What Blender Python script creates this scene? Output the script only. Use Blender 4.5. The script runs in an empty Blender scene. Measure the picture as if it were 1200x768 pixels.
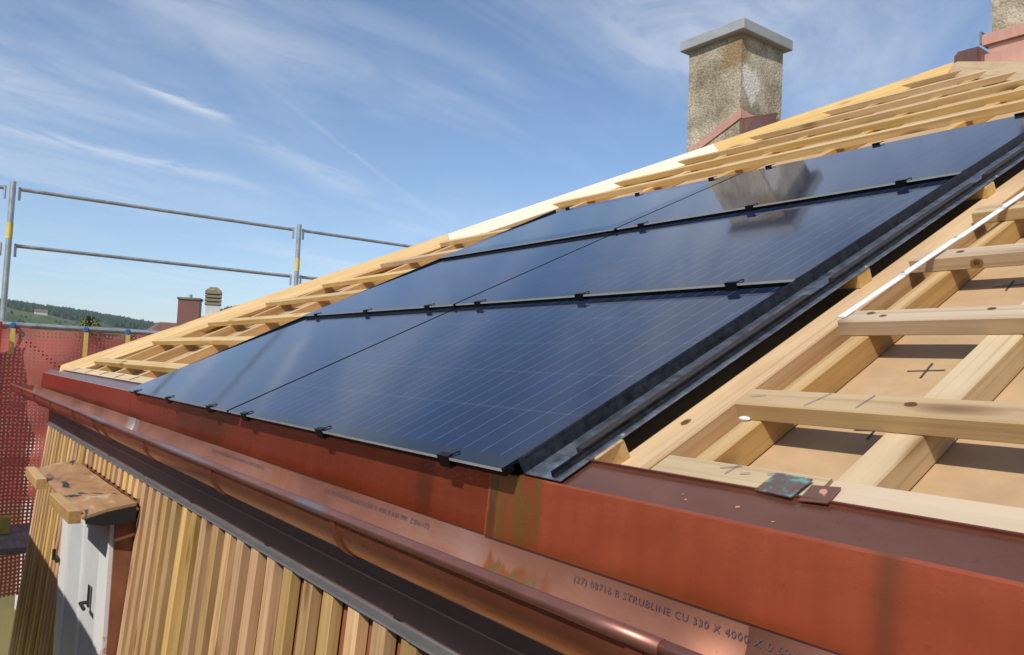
import bpy, bmesh, math, random
from mathutils import Vector, Matrix, noise
rnd = random.Random(7)
R_ = math.radians
sc = bpy.context.scene
COL = sc.collection

# ------------------------------------------------------------------ camera
YAW, PITCH, ROLL = 2.50009, 0.053483, 0.043709
fwd = Vector((math.cos(PITCH)*math.cos(YAW), math.cos(PITCH)*math.sin(YAW), math.sin(PITCH)))
rt = fwd.cross(Vector((0, 0, 1))).normalized()
up = rt.cross(fwd)
r2 = rt*math.cos(ROLL)+up*math.sin(ROLL)
u2 = -rt*math.sin(ROLL)+up*math.cos(ROLL)
CAM = Vector((0.96552, -0.71247, 0.14676))
cd = bpy.data.cameras.new("camera")
cam = bpy.data.objects.new("camera", cd)
COL.objects.link(cam)
m = Matrix((r2, u2, -fwd)).transposed().to_4x4()
m.translation = CAM
cam.matrix_world = m
cd.sensor_width = 36.0
cd.lens = 36.0*937.18/1200.0
cd.clip_start = 0.02
cd.clip_end = 8000
sc.camera = cam

# ------------------------------------------------------------------ light
SUN_L = Vector((-0.37, 0.765, -0.80)).normalized()      # direction the light travels
sun_dir = -SUN_L
elev = math.asin(sun_dir.z)
azim = math.atan2(sun_dir.x, sun_dir.y)                 # clockwise from +Y
sd = bpy.data.lights.new("sun", 'SUN')
sd.energy = 4.2
sd.angle = R_(0.53)
sd.color = (1.0, 0.94, 0.84)
so = bpy.data.objects.new("sun", sd)
COL.objects.link(so)
so.rotation_euler = SUN_L.to_track_quat('-Z', 'Y').to_euler()
so.location = (20, -30, 40)

w = bpy.data.worlds.new("World")
sc.world = w
w.use_nodes = True
wn, wl = w.node_tree.nodes, w.node_tree.links
wn.clear()
def N(nodes, typ, **kw):
    n = nodes.new(typ)
    for k, v in kw.items():
        if hasattr(n, k):
            setattr(n, k, v)
        else:
            n.inputs[k].default_value = v
    return n
def mathn(nodes, links, op, a, b=None, c=None, clamp=False):
    n = nodes.new('ShaderNodeMath'); n.operation = op; n.use_clamp = clamp
    for i, v in enumerate((a, b, c)):
        if v is None: continue
        if isinstance(v, (int, float)): n.inputs[i].default_value = v
        else: links.new(v, n.inputs[i])
    return n.outputs[0]
out = wn.new('ShaderNodeOutputWorld')
bg = wn.new('ShaderNodeBackground')
bg.inputs['Strength'].default_value = 0.138
sky = wn.new('ShaderNodeTexSky')
sky.sky_type = 'NISHITA'
sky.sun_disc = False
sky.sun_elevation = elev
sky.sun_rotation = azim
sky.altitude = 500
sky.air_density = 1.0
sky.dust_density = 0.15
sky.ozone_density = 4.0
# thin cirrus on a cloud layer high above: coordinates x/z, y/z of the view direction
geo = wn.new('ShaderNodeTexCoord')
sep = wn.new('ShaderNodeSeparateXYZ'); wl.new(geo.outputs['Generated'], sep.inputs[0])
zz = mathn(wn, wl, 'MAXIMUM', mathn(wn, wl, 'ADD', sep.outputs[2], 0.03), 0.02)
px = mathn(wn, wl, 'DIVIDE', sep.outputs[0], zz)
py = mathn(wn, wl, 'DIVIDE', sep.outputs[1], zz)
comb = wn.new('ShaderNodeCombineXYZ'); wl.new(px, comb.inputs[0]); wl.new(py, comb.inputs[1])
rotm = wn.new('ShaderNodeMapping'); rotm.vector_type = 'POINT'
rotm.inputs['Rotation'].default_value = (0, 0, -R_(116))
wl.new(comb.outputs[0], rotm.inputs[0])
mp1 = wn.new('ShaderNodeMapping'); mp1.inputs['Scale'].default_value = (0.30, 0.95, 1); mp1.inputs['Location'].default_value = (3.1, 1.7, 0)
wl.new(rotm.outputs[0], mp1.inputs[0])
n1 = N(wn, 'ShaderNodeTexNoise', Scale=1.0, Detail=9.0, Roughness=0.58, Distortion=0.7)
wl.new(mp1.outputs[0], n1.inputs['Vector'])
mp2 = wn.new('ShaderNodeMapping'); mp2.inputs['Scale'].default_value = (0.35, 0.5, 1); mp2.inputs['Location'].default_value = (0.4, 5.2, 0)
wl.new(rotm.outputs[0], mp2.inputs[0])
n2 = N(wn, 'ShaderNodeTexNoise', Scale=1.0, Detail=4.0, Roughness=0.5)
wl.new(mp2.outputs[0], n2.inputs['Vector'])
rp1 = wn.new('ShaderNodeValToRGB'); rp1.color_ramp.elements[0].position = 0.42; rp1.color_ramp.elements[1].position = 0.76
wl.new(n1.outputs['Fac'], rp1.inputs[0])
rp2 = wn.new('ShaderNodeValToRGB'); rp2.color_ramp.elements[0].position = 0.25; rp2.color_ramp.elements[1].position = 0.62
wl.new(n2.outputs['Fac'], rp2.inputs[0])
cl = mathn(wn, wl, 'MULTIPLY', rp1.outputs[0], rp2.outputs[0])
cl = mathn(wn, wl, 'ADD', mathn(wn, wl, 'MULTIPLY', cl, 0.66), 0.02)
mp3 = wn.new('ShaderNodeMapping'); mp3.inputs['Scale'].default_value = (2.2, 4.0, 1); wl.new(rotm.outputs[0], mp3.inputs[0])
n3 = N(wn, 'ShaderNodeTexNoise', Scale=1.0, Detail=8.0, Roughness=0.62, Distortion=1.2)
wl.new(mp3.outputs[0], n3.inputs['Vector'])
brk = mathn(wn, wl, 'MULTIPLY_ADD', n3.outputs['Fac'], 3.2, -0.75, clamp=True)
cl = mathn(wn, wl, 'MULTIPLY', cl, mathn(wn, wl, 'MULTIPLY_ADD', brk, 0.75, 0.40))
sepr = wn.new('ShaderNodeSeparateXYZ'); wl.new(rotm.outputs[0], sepr.inputs[0])
def cloud_streak(u0, v0, su, sv, amp, slope=0.0):
    """one soft elongated cloud on the layer (u along the streaks)"""
    du = mathn(wn, wl, 'SUBTRACT', sepr.outputs[0], u0)
    dv = mathn(wn, wl, 'SUBTRACT', sepr.outputs[1], v0)
    dv = mathn(wn, wl, 'SUBTRACT', dv, mathn(wn, wl, 'MULTIPLY', du, slope))
    wob = mathn(wn, wl, 'MULTIPLY', mathn(wn, wl, 'ADD', mathn(wn, wl, 'SUBTRACT', n1.outputs['Fac'], 0.5), mathn(wn, wl, 'SUBTRACT', n3.outputs['Fac'], 0.5)), sv*4.5)
    dv = mathn(wn, wl, 'ADD', dv, wob)
    a = mathn(wn, wl, 'POWER', mathn(wn, wl, 'ABSOLUTE', mathn(wn, wl, 'DIVIDE', du, su)), 2.0)
    b = mathn(wn, wl, 'POWER', mathn(wn, wl, 'ABSOLUTE', mathn(wn, wl, 'DIVIDE', dv, sv)), 2.0)
    e = mathn(wn, wl, 'EXPONENT', mathn(wn, wl, 'MULTIPLY', mathn(wn, wl, 'ADD', a, b), -1.0))
    return mathn(wn, wl, 'MULTIPLY', mathn(wn, wl, 'MULTIPLY', e, brk), amp)
CLOUDS = [(1.95, 2.39, 0.20, 0.045, 0.50, 0.0), (2.3, 3.22, 0.65, 0.09, 0.34, -0.24),
          (2.7, 2.18, 0.8, 0.014, 0.12, 0.28), (2.75, 2.55, 0.5, 0.10, 0.22, 0.15), (1.35, 2.9, 0.25, 0.12, 0.2, 0.1)]
for c in CLOUDS:
    cl = mathn(wn, wl, 'ADD', cl, cloud_streak(*c))
# paler towards the horizon: the thin veil is seen edge-on
veil = mathn(wn, wl, 'MULTIPLY', mathn(wn, wl, 'EXPONENT', mathn(wn, wl, 'MULTIPLY', mathn(wn, wl, 'ABSOLUTE', sep.outputs[2]), -7.0)), 0.07)
cl = mathn(wn, wl, 'ADD', cl, veil)
cl = mathn(wn, wl, 'MINIMUM', cl, 0.9)
mixc = wn.new('ShaderNodeMix'); mixc.data_type = 'RGBA'
wl.new(cl, mixc.inputs['Factor'])
wl.new(sky.outputs[0], mixc.inputs['A'])
mixc.inputs['B'].default_value = (6.3, 6.6, 7.0, 1)
wl.new(mixc.outputs['Result'], bg.inputs['Color'])
wl.new(bg.outputs[0], out.inputs[0])

sc.view_settings.view_transform = 'Standard'
sc.view_settings.look = 'None'
sc.view_settings.exposure = 0.0
sc.view_settings.gamma = 1.0
sc.view_settings.use_curve_mapping = False
sc.cycles.max_bounces = 6
sc.cycles.transparent_max_bounces = 16
sc.cycles.volume_bounces = 0

# ------------------------------------------------------------------ helpers
# the roof layers under the panels, eaves and wall are scaled about the camera
KC, XO, YO, ZO = 0.95, 0.0483, -0.0356, 0.00734
ABOUT_CAM = False
def scale_about_cam(v):
    return Vector((v[0]*KC+XO, v[1]*KC+YO, v[2]*KC+ZO)) if ABOUT_CAM else Vector(v)
TH = 0.457958793
ROOFN = Vector((0, -math.sin(TH), math.cos(TH)))
ROOFT = Vector((0, math.cos(TH), math.sin(TH)))
XV = Vector((1, 0, 0))
def RP(s, t, n=0.0):
    return XV*s + ROOFT*t + ROOFN*n
def ray(x, y):
    return (fwd + r2*((x-600)/937.18) - u2*((y-384)/937.18))
def tag(o, label=None, cat=None, group=None, kind=None):
    if label: o['label'] = label
    if cat: o['category'] = cat
    if group: o['group'] = group
    if kind: o['kind'] = kind
    return o
def empty(name, loc):
    o = bpy.data.objects.new(name, None)
    o.empty_display_size = 0.1
    COL.objects.link(o); o.location = scale_about_cam(loc)
    return o
def setparent(o, parent):
    if parent is not None:
        bpy.context.view_layer.update()
        o.parent = parent
        o.matrix_parent_inverse = parent.matrix_world.inverted()
def from_bm(name, bm, mat, parent=None, smooth=False, recenter=True, frame=None):
    """bm in world coordinates -> one mesh object whose origin is at its own base"""
    for v in bm.verts: v.co = scale_about_cam(v.co)
    bm.normal_update()
    me = bpy.data.meshes.new(name)
    vs = [v.co for v in bm.verts]
    if recenter and vs:
        lo = Vector((min(v[i] for v in vs) for i in range(3)))
        hi = Vector((max(v[i] for v in vs) for i in range(3)))
        c = Vector(((lo.x+hi.x)/2, (lo.y+hi.y)/2, lo.z))
    else:
        c = Vector((0, 0, 0))
    M = Matrix.Translation(c)
    if frame is not None:
        M = M @ frame.to_4x4()
    inv = M.inverted()
    for v in bm.verts: v.co = inv @ v.co
    bm.to_mesh(me); bm.free()
    o = bpy.data.objects.new(name, me)
    COL.objects.link(o)
    o.matrix_world = M
    if isinstance(mat, (list, tuple)):
        for k in mat: me.materials.append(k)
    elif mat: me.materials.append(mat)
    if smooth:
        for p in me.polygons: p.use_smooth = True
    setparent(o, parent)
    return o
def add_box(bm, lo, hi, M=None, mi=0):
    x0, y0, z0 = lo; x1, y1, z1 = hi
    c = [(x0,y0,z0),(x1,y0,z0),(x1,y1,z0),(x0,y1,z0),(x0,y0,z1),(x1,y0,z1),(x1,y1,z1),(x0,y1,z1)]
    vs = [bm.verts.new((M @ Vector(p)) if M is not None else p) for p in c]
    for f in ((0,3,2,1),(4,5,6,7),(0,1,5,4),(1,2,6,5),(2,3,7,6),(3,0,4,7)):
        fc = bm.faces.new([vs[i] for i in f]); fc.material_index = mi
    return vs
MROOF = Matrix((XV, ROOFT, ROOFN)).transposed().to_4x4()
def loft(bm, rings, closed=True, cap=True, mi=0):
    vr = [[bm.verts.new(p) for p in r] for r in rings]
    n = len(vr[0])
    for a, b in zip(vr[:-1], vr[1:]):
        for i in range(n if closed else n-1):
            j = (i+1) % n
            f = bm.faces.new((a[i], a[j], b[j], b[i])); f.material_index = mi
    if cap and closed:
        bm.faces.new(vr[0][::-1]).material_index = mi
        bm.faces.new(vr[-1]).material_index = mi
    return vr
def tube(bm, pts, r, seg=10, cap=True, mi=0):
    pts = [Vector(p) for p in pts]
    rings = []
    ref = None
    for i, p in enumerate(pts):
        d = (pts[min(i+1, len(pts)-1)]-pts[max(i-1, 0)]).normalized()
        if ref is None:
            ref = Vector((0, 0, 1)) if abs(d.z) < 0.9 else Vector((1, 0, 0))
        a = d.cross(ref).normalized(); b = a.cross(d).normalized(); ref = b
        rr = r[i] if isinstance(r, (list, tuple)) else r
        rings.append([p + a*(math.cos(2*math.pi*k/seg)*rr) + b*(math.sin(2*math.pi*k/seg)*rr) for k in range(seg)])
    loft(bm, rings, True, cap, mi)
def sheet_profile(bm, prof, xs, thick, jitter=0.0):
    """sheet metal: open profile [(y,z)...] extruded along X with a real thickness"""
    nrm = []
    for i in range(len(prof)):
        a = Vector(prof[max(i-1, 0)]); b = Vector(prof[min(i+1, len(prof)-1)])
        d = (b-a).normalized(); nrm.append(Vector((-d.y, d.x)))
    rings = []
    for x in xs:
        ring = []
        for i, p in enumerate(prof):
            j = jitter*noise.noise(Vector((x*2.3, i*0.10, 3.3)))
            ring.append(Vector((x, p[0]+nrm[i].x*j, p[1]+nrm[i].y*j)))
        for i in range(len(prof)-1, -1, -1):
            j = jitter*noise.noise(Vector((x*2.3, i*0.10, 3.3)))
            ring.append(Vector((x, prof[i][0]+nrm[i].x*(j-thick), prof[i][1]+nrm[i].y*(j-thick))))
        rings.append(ring)
    loft(bm, rings, True, True)
def frange(a, b, step):
    n = max(1, int(round(abs(b-a)/step)))
    return [a+(b-a)*i/n for i in range(n+1)]

# ------------------------------------------------------------------ materials
def new_mat(name):
    m = bpy.data.materials.new(name); m.use_nodes = True
    nt = m.node_tree; nt.nodes.clear()
    o = nt.nodes.new('ShaderNodeOutputMaterial'); b = nt.nodes.new('ShaderNodeBsdfPrincipled')
    nt.links.new(b.outputs[0], o.inputs[0])
    return m, nt.nodes, nt.links, b, o
def ramp(nodes, links, fac, stops):
    r = nodes.new('ShaderNodeValToRGB')
    els = r.color_ramp.elements
    while len(els) < len(stops): els.new(0.5)
    for e, (p, c) in zip(els, stops):
        e.position = p; e.color = (*c, 1) if len(c) == 3 else c
    links.new(fac, r.inputs[0])
    return r.outputs[0]
def mixrgb(nodes, links, fac, a, b, blend='MIX'):
    n = nodes.new('ShaderNodeMix'); n.data_type = 'RGBA'; n.blend_type = blend
    for s, v in (('Factor', fac), ('A', a), ('B', b)):
        if isinstance(v, (int, float)): n.inputs[s].default_value = v
        elif isinstance(v, tuple): n.inputs[s].default_value = (*v, 1) if len(v) == 3 else v
        else: links.new(v, n.inputs[s])
    return n.outputs['Result']
def texcoord(nodes, links, kind='Object', scale=(1,1,1), rot=(0,0,0), loc=(0,0,0), rand=False):
    tc = nodes.new('ShaderNodeTexCoord'); src = tc.outputs[kind]
    if rand:
        oi = nodes.new('ShaderNodeObjectInfo')
        ml = nodes.new('ShaderNodeVectorMath'); ml.operation = 'MULTIPLY_ADD'
        cb = nodes.new('ShaderNodeCombineXYZ')
        for i in range(3): links.new(mathn(nodes, links, 'MULTIPLY', oi.outputs['Random'], (37.0, 17.3, 29.1)[i]), cb.inputs[i])
        links.new(src, ml.inputs[0]); ml.inputs[1].default_value = (1,1,1); links.new(cb.outputs[0], ml.inputs[2])
        src = ml.outputs[0]
    mp = nodes.new('ShaderNodeMapping')
    mp.inputs['Scale'].default_value = scale; mp.inputs['Rotation'].default_value = rot; mp.inputs['Location'].default_value = loc
    links.new(src, mp.inputs[0])
    return mp.outputs[0]
def noise_t(nodes, links, vec, scale=1.0, detail=4.0, rough=0.55, dist=0.0):
    n = N(nodes, 'ShaderNodeTexNoise', Scale=scale, Detail=detail, Roughness=rough, Distortion=dist)
    if vec is not None: links.new(vec, n.inputs['Vector'])
    return n.outputs['Fac']
def bump(nodes, links, b, h, strength=0.3, dist=0.002):
    n = nodes.new('ShaderNodeBump'); n.inputs['Strength'].default_value = strength; n.inputs['Distance'].default_value = dist
    links.new(h, n.inputs['Height']); links.new(n.outputs[0], b.inputs['Normal'])

def wood(name, light, dark, knot=(0.20,0.10,0.04), grain=1.0, knots=True, spread=0.18, rough=0.62, stain=None, bstr=0.35, pale=None, hues=0.010):
    m, nd, lk, b, o = new_mat(name)
    v = texcoord(nd, lk, 'Object', (1.2, 26*grain, 26*grain), rand=True)
    g1 = noise_t(nd, lk, v, 1.0, 5, 0.55, 0.6)
    v2 = texcoord(nd, lk, 'Object', (5, 170*grain, 170*grain), rand=True)
    g2 = noise_t(nd, lk, v2, 1.0, 3, 0.6)
    f = mathn(nd, lk, 'ADD', mathn(nd, lk, 'MULTIPLY', g1, 0.7), mathn(nd, lk, 'MULTIPLY', g2, 0.3))
    base = ramp(nd, lk, f, [(0.30, dark), (0.62, light)])
    # paler upper face, darker hairlines along the grain
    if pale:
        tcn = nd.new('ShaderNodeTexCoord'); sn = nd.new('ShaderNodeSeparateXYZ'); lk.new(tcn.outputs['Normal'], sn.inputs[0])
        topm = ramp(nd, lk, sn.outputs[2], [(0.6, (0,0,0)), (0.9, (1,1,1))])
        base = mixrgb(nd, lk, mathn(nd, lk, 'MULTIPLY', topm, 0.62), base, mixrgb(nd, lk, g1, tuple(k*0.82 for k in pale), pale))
    vh = texcoord(nd, lk, 'Object', (0.8, 75*grain, 75*grain), rand=True)
    hl = ramp(nd, lk, noise_t(nd, lk, vh, 1.0, 2, 0.5, 0.3), [(0.56, (0,0,0)), (0.66, (1,1,1))])
    base = mixrgb(nd, lk, mathn(nd, lk, 'MULTIPLY', hl, 0.34), base, tuple(c*0.55 for c in dark))
    # slow stain / resin patches
    v3 = texcoord(nd, lk, 'Object', (2.2, 9, 9), rand=True)
    p = noise_t(nd, lk, v3, 1.0, 4, 0.6)
    pf = ramp(nd, lk, p, [(0.50, (0,0,0)), (0.74, (1,1,1))])
    base = mixrgb(nd, lk, mathn(nd, lk, 'MULTIPLY', pf, 0.45), base, stain or tuple(c*0.62 for c in dark))
    if knots:
        vk = texcoord(nd, lk, 'Object', (2.6, 10, 10), rand=True)
        vor = nd.new('ShaderNodeTexVoronoi'); vor.inputs['Scale'].default_value = 1.0
        lk.new(vk, vor.inputs['Vector'])
        kn = ramp(nd, lk, vor.outputs['Distance'], [(0.07, (1,1,1)), (0.19, (0,0,0))])
        ring = ramp(nd, lk, vor.outputs['Distance'], [(0.10, (1,1,1)), (0.34, (0,0,0))])
        base = mixrgb(nd, lk, mathn(nd, lk, 'MULTIPLY', ring, 0.25), base, tuple(c*0.7 for c in dark))
        base = mixrgb(nd, lk, mathn(nd, lk, 'MULTIPLY', kn, 0.8), base, knot)
    oi = nd.new('ShaderNodeObjectInfo')
    hv = nd.new('ShaderNodeHueSaturation')
    lk.new(base, hv.inputs['Color'])
    lk.new(mathn(nd, lk, 'MULTIPLY_ADD', oi.outputs['Random'], spread*2, 1.0-spread), hv.inputs['Value'])
    r3 = mathn(nd, lk, 'FRACT', mathn(nd, lk, 'MULTIPLY', oi.outputs['Random'], 13.37))
    lk.new(mathn(nd, lk, 'MULTIPLY_ADD', r3, 0.20, 0.92), hv.inputs['Saturation'])
    lk.new(mathn(nd, lk, 'MULTIPLY_ADD', r3, hues, 0.497-hues*0.5), hv.inputs['Hue'])
    lk.new(hv.outputs[0], b.inputs['Base Color'])
    b.inputs['Roughness'].default_value = rough
    b.inputs['Specular IOR Level'].default_value = 0.25
    bump(nd, lk, b, f, bstr, 0.003)
    return m
W_BATTEN = wood('pine_batten', (0.60,0.42,0.20), (0.46,0.28,0.105), stain=(0.34,0.19,0.07), pale=(0.66,0.51,0.31))
W_PALE = wood('pine_pale', (0.56,0.41,0.235), (0.42,0.28,0.14), stain=(0.36,0.23,0.13), spread=0.10, pale=(0.66,0.54,0.37))
W_GOLD = wood('pine_gold', (0.58,0.37,0.145), (0.42,0.235,0.07), stain=(0.36,0.19,0.06), spread=0.12, pale=(0.66,0.49,0.27))
W_HIP = wood('pine_hip', (0.68,0.48,0.235), (0.56,0.36,0.145), stain=(0.52,0.31,0.12), spread=0.03, bstr=0.2)
W_HIPPALE = wood('pine_hip_pale', (0.84,0.72,0.53), (0.78,0.64,0.45), stain=(0.66,0.48,0.27), spread=0.02, bstr=0.15, knots=False)
W_SLAT = wood('larch_slat', (0.68,0.465,0.225), (0.45,0.275,0.105), stain=(0.22,0.12,0.055), spread=0.30, hues=0.022)
W_PLANK = wood('grey_plank', (0.34,0.31,0.27), (0.22,0.20,0.17), stain=(0.13,0.11,0.10), spread=0.15)

def plain(name, col, rough=0.5, metal=0.0, var=0.12, vscale=8.0, bstr=0.0, spec=0.4, rvar=0.0):
    m, nd, lk, b, o = new_mat(name)
    v = texcoord(nd, lk, 'Object', (1,1,1))
    f = noise_t(nd, lk, v, vscale, 6, 0.6)
    c = ramp(nd, lk, f, [(0.3, tuple(x*(1-var) for x in col)), (0.7, tuple(min(1, x*(1+var)) for x in col))])
    lk.new(c, b.inputs['Base Color'])
    b.inputs['Roughness'].default_value = rough
    if rvar:
        lk.new(mathn(nd, lk, 'MULTIPLY_ADD', f, rvar, rough-rvar*0.5), b.inputs['Roughness'])
    b.inputs['Metallic'].default_value = metal
    b.inputs['Specular IOR Level'].default_value = spec
    if bstr: bump(nd, lk, b, f, bstr, 0.004)
    return m

def zone(nd, lk, x, x0, x1, soft):
    a = nd.new('ShaderNodeMapRange'); a.interpolation_type = 'SMOOTHSTEP'
    a.inputs[1].default_value = x0-soft; a.inputs[2].default_value = x0+soft; lk.new(x, a.inputs[0])
    b = nd.new('ShaderNodeMapRange'); b.interpolation_type = 'SMOOTHSTEP'
    b.inputs[1].default_value = x1-soft; b.inputs[2].default_value = x1+soft; lk.new(x, b.inputs[0])
    return mathn(nd, lk, 'MULTIPLY', a.outputs[0], mathn(nd, lk, 'SUBTRACT', 1.0, b.outputs[0]))
def copper(name, base, dark, rough=0.36, metal=0.75, zones=(), streak=True, bstr=0.05, pale=None, crease=False):
    """weathered copper sheet; zones = (x0, x1, soft, colour, amount, noise break-up) of solder and flux stains along its length"""
    m, nd, lk, b, o = new_mat(name)
    geo = nd.new('ShaderNodeNewGeometry')
    sp = nd.new('ShaderNodeSeparateXYZ'); lk.new(geo.outputs['Position'], sp.inputs[0])
    x = sp.outputs[0]
    mp = nd.new('ShaderNodeMapping'); mp.inputs['Scale'].default_value = (1.3, 3.0, 3.0); lk.new(geo.outputs['Position'], mp.inputs[0])
    f1 = noise_t(nd, lk, mp.outputs[0], 2.0, 6, 0.6, 0.4)
    mp2 = nd.new('ShaderNodeMapping'); mp2.inputs['Scale'].default_value = (26, 3.0, 3.0); lk.new(geo.outputs['Position'], mp2.inputs[0])
    f2 = noise_t(nd, lk, mp2.outputs[0], 1.0, 4, 0.6)
    f = mathn(nd, lk, 'ADD', mathn(nd, lk, 'MULTIPLY', f1, 0.58), mathn(nd, lk, 'MULTIPLY', f2, 0.42)) if streak else f1
    c = ramp(nd, lk, f, [(0.33, dark), (0.60, base), (0.80, pale or tuple(min(1, k*1.15) for k in base))])
    mp3 = nd.new('ShaderNodeMapping'); mp3.inputs['Scale'].default_value = (60, 60, 60); lk.new(geo.outputs['Position'], mp3.inputs[0])
    f3 = noise_t(nd, lk, mp3.outputs[0], 1.0, 3, 0.6)
    spk = ramp(nd, lk, f3, [(0.66, (0,0,0)), (0.76, (1,1,1))])
    c = mixrgb(nd, lk, mathn(nd, lk, 'MULTIPLY', spk, 0.35), c, tuple(k*0.45 for k in dark))
    for zn in zones:
        x0, x1, soft, col, amt, brk = zn[:6]
        x0, x1 = x0*KC+XO, x1*KC+XO
        wob = mathn(nd, lk, 'MULTIPLY_ADD', f3, 0.012, -0.006)
        z = zone(nd, lk, mathn(nd, lk, 'ADD', x, wob), x0, x1, soft)
        if len(zn) > 6:
            yj = mathn(nd, lk, 'ADD', sp.outputs[1], mathn(nd, lk, 'MULTIPLY_ADD', f2, 0.030, -0.015))
            z = mathn(nd, lk, 'MULTIPLY', z, zone(nd, lk, yj, zn[6]*KC+YO, zn[7]*KC+YO, 0.0025))
        if brk:
            mz = nd.new('ShaderNodeMapping'); mz.inputs['Scale'].default_value = (60*brk, 10, 10); mz.inputs['Location'].default_value = (x0*7, 0, 0); lk.new(geo.outputs['Position'], mz.inputs[0])
            z = mathn(nd, lk, 'MULTIPLY', z, ramp(nd, lk, noise_t(nd, lk, mz.outputs[0], 1.0, 3, 0.55), [(0.40, (0,0,0)), (0.58, (1,1,1))]))
        c = mixrgb(nd, lk, mathn(nd, lk, 'MULTIPLY', z, amt), c, col)
    if crease:   # orange-brown inter-reflection painted in where the sheet runs into the gutter
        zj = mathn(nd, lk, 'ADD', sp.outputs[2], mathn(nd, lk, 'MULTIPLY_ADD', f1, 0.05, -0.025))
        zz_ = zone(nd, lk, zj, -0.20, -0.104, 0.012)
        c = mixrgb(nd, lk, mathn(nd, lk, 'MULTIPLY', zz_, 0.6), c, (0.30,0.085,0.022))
    lk.new(c, b.inputs['Base Color'])
    b.inputs['Metallic'].default_value = metal
    lk.new(mathn(nd, lk, 'MULTIPLY_ADD', f1, 0.22, rough-0.11), b.inputs['Roughness'])
    bump(nd, lk, b, mathn(nd, lk, 'ADD', f1, mathn(nd, lk, 'MULTIPLY', f3, 0.12)), bstr, 0.01)
    return m
SEAMS = [(-0.135, -0.112, 0.003, (0.13,0.075,0.025), 0.85, 0.0), (-0.112, 0.0, 0.010, (0.30,0.09,0.03), 0.5, 0.0), (-0.130, 0.0, 0.008, (0.26,0.15,0.035), 0.7, 0.8),
         (-0.378, -0.320, 0.012, (0.20,0.08,0.045), 0.55, 0.0), (0.535, 0.562, 0.012, (0.20,0.085,0.04), 0.6, 0.0),
         (-2.1, -1.55, 0.08, (0.22,0.09,0.045), 0.55, 0.0)]
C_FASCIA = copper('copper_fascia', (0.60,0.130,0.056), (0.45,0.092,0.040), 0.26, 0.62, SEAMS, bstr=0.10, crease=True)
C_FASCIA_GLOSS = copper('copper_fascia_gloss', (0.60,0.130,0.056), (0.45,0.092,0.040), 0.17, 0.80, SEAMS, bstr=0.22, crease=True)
C_CAP = copper('copper_cap', (0.40,0.170,0.110), (0.28,0.108,0.070), 0.27, 0.78, streak=False, bstr=0.03)
C_GUT = copper('copper_gutter', (0.38,0.175,0.115), (0.27,0.105,0.06), 0.60, 0.60,
               [(-0.125, 0.048, 0.006, (0.30,0.095,0.025), 0.9, 0.35, 0.030, 0.0735), (-0.128, -0.085, 0.004, (0.15,0.145,0.05), 0.9, 0.9, 0.030, 0.0720), (-0.06, -0.04, 0.004, (0.15,0.145,0.05), 0.9, 0.0, 0.030, 0.0705), (-0.02, 0.012, 0.004, (0.16,0.155,0.06), 0.9, 0.9, 0.030, 0.071),
                (-1.12, -0.98, 0.02, (0.36,0.14,0.06), 0.7, 0.6), (-2.9, -2.7, 0.03, (0.42,0.36,0.33), 0.7, 0.0)], streak=False, pale=(0.46,0.285,0.225))
C_LIP = copper('copper_lip', (0.38,0.17,0.125), (0.27,0.10,0.07), 0.40, 0.7, ((-0.55, -0.42, 0.03, (0.26,0.25,0.25), 0.7, 0.0), (-2.9, -2.5, 0.1, (0.30,0.27,0.27), 0.8, 0.0), (-1.6, -1.2, 0.1, (0.30,0.25,0.24), 0.6, 0.0)), streak=False, pale=(0.42,0.26,0.22))
C_GUTOUT = copper('copper_gutter_outside', (0.56,0.20,0.10), (0.42,0.13,0.07), 0.28, 0.8, (), streak=False, pale=(0.60,0.28,0.17))
C_BRACKET = copper('copper_bracket', (0.42,0.13,0.07), (0.30,0.09,0.05), 0.38, 0.7)
C_BRIGHT = copper('copper_bright', (0.80,0.42,0.30), (0.70,0.33,0.22), 0.38, 0.45)
C_BROWN = copper('copper_brown', (0.34,0.16,0.11), (0.22,0.10,0.07), 0.35, 0.7)

def patina_mat():
    m, nd, lk, b, o = new_mat('patina_copper')
    v = texcoord(nd, lk, 'Object', (30, 45, 30))
    f = noise_t(nd, lk, v, 1.0, 5, 0.6, 0.6)
    c = ramp(nd, lk, f, [(0.35, (0.20,0.10,0.08)), (0.52, (0.16,0.14,0.12)), (0.60, (0.20,0.34,0.30)), (0.72, (0.34,0.52,0.47))])
    lk.new(c, b.inputs['Base Color']); b.inputs['Metallic'].default_value = 0.4; b.inputs['Roughness'].default_value = 0.45
    return m
PATINA = patina_mat()

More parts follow.
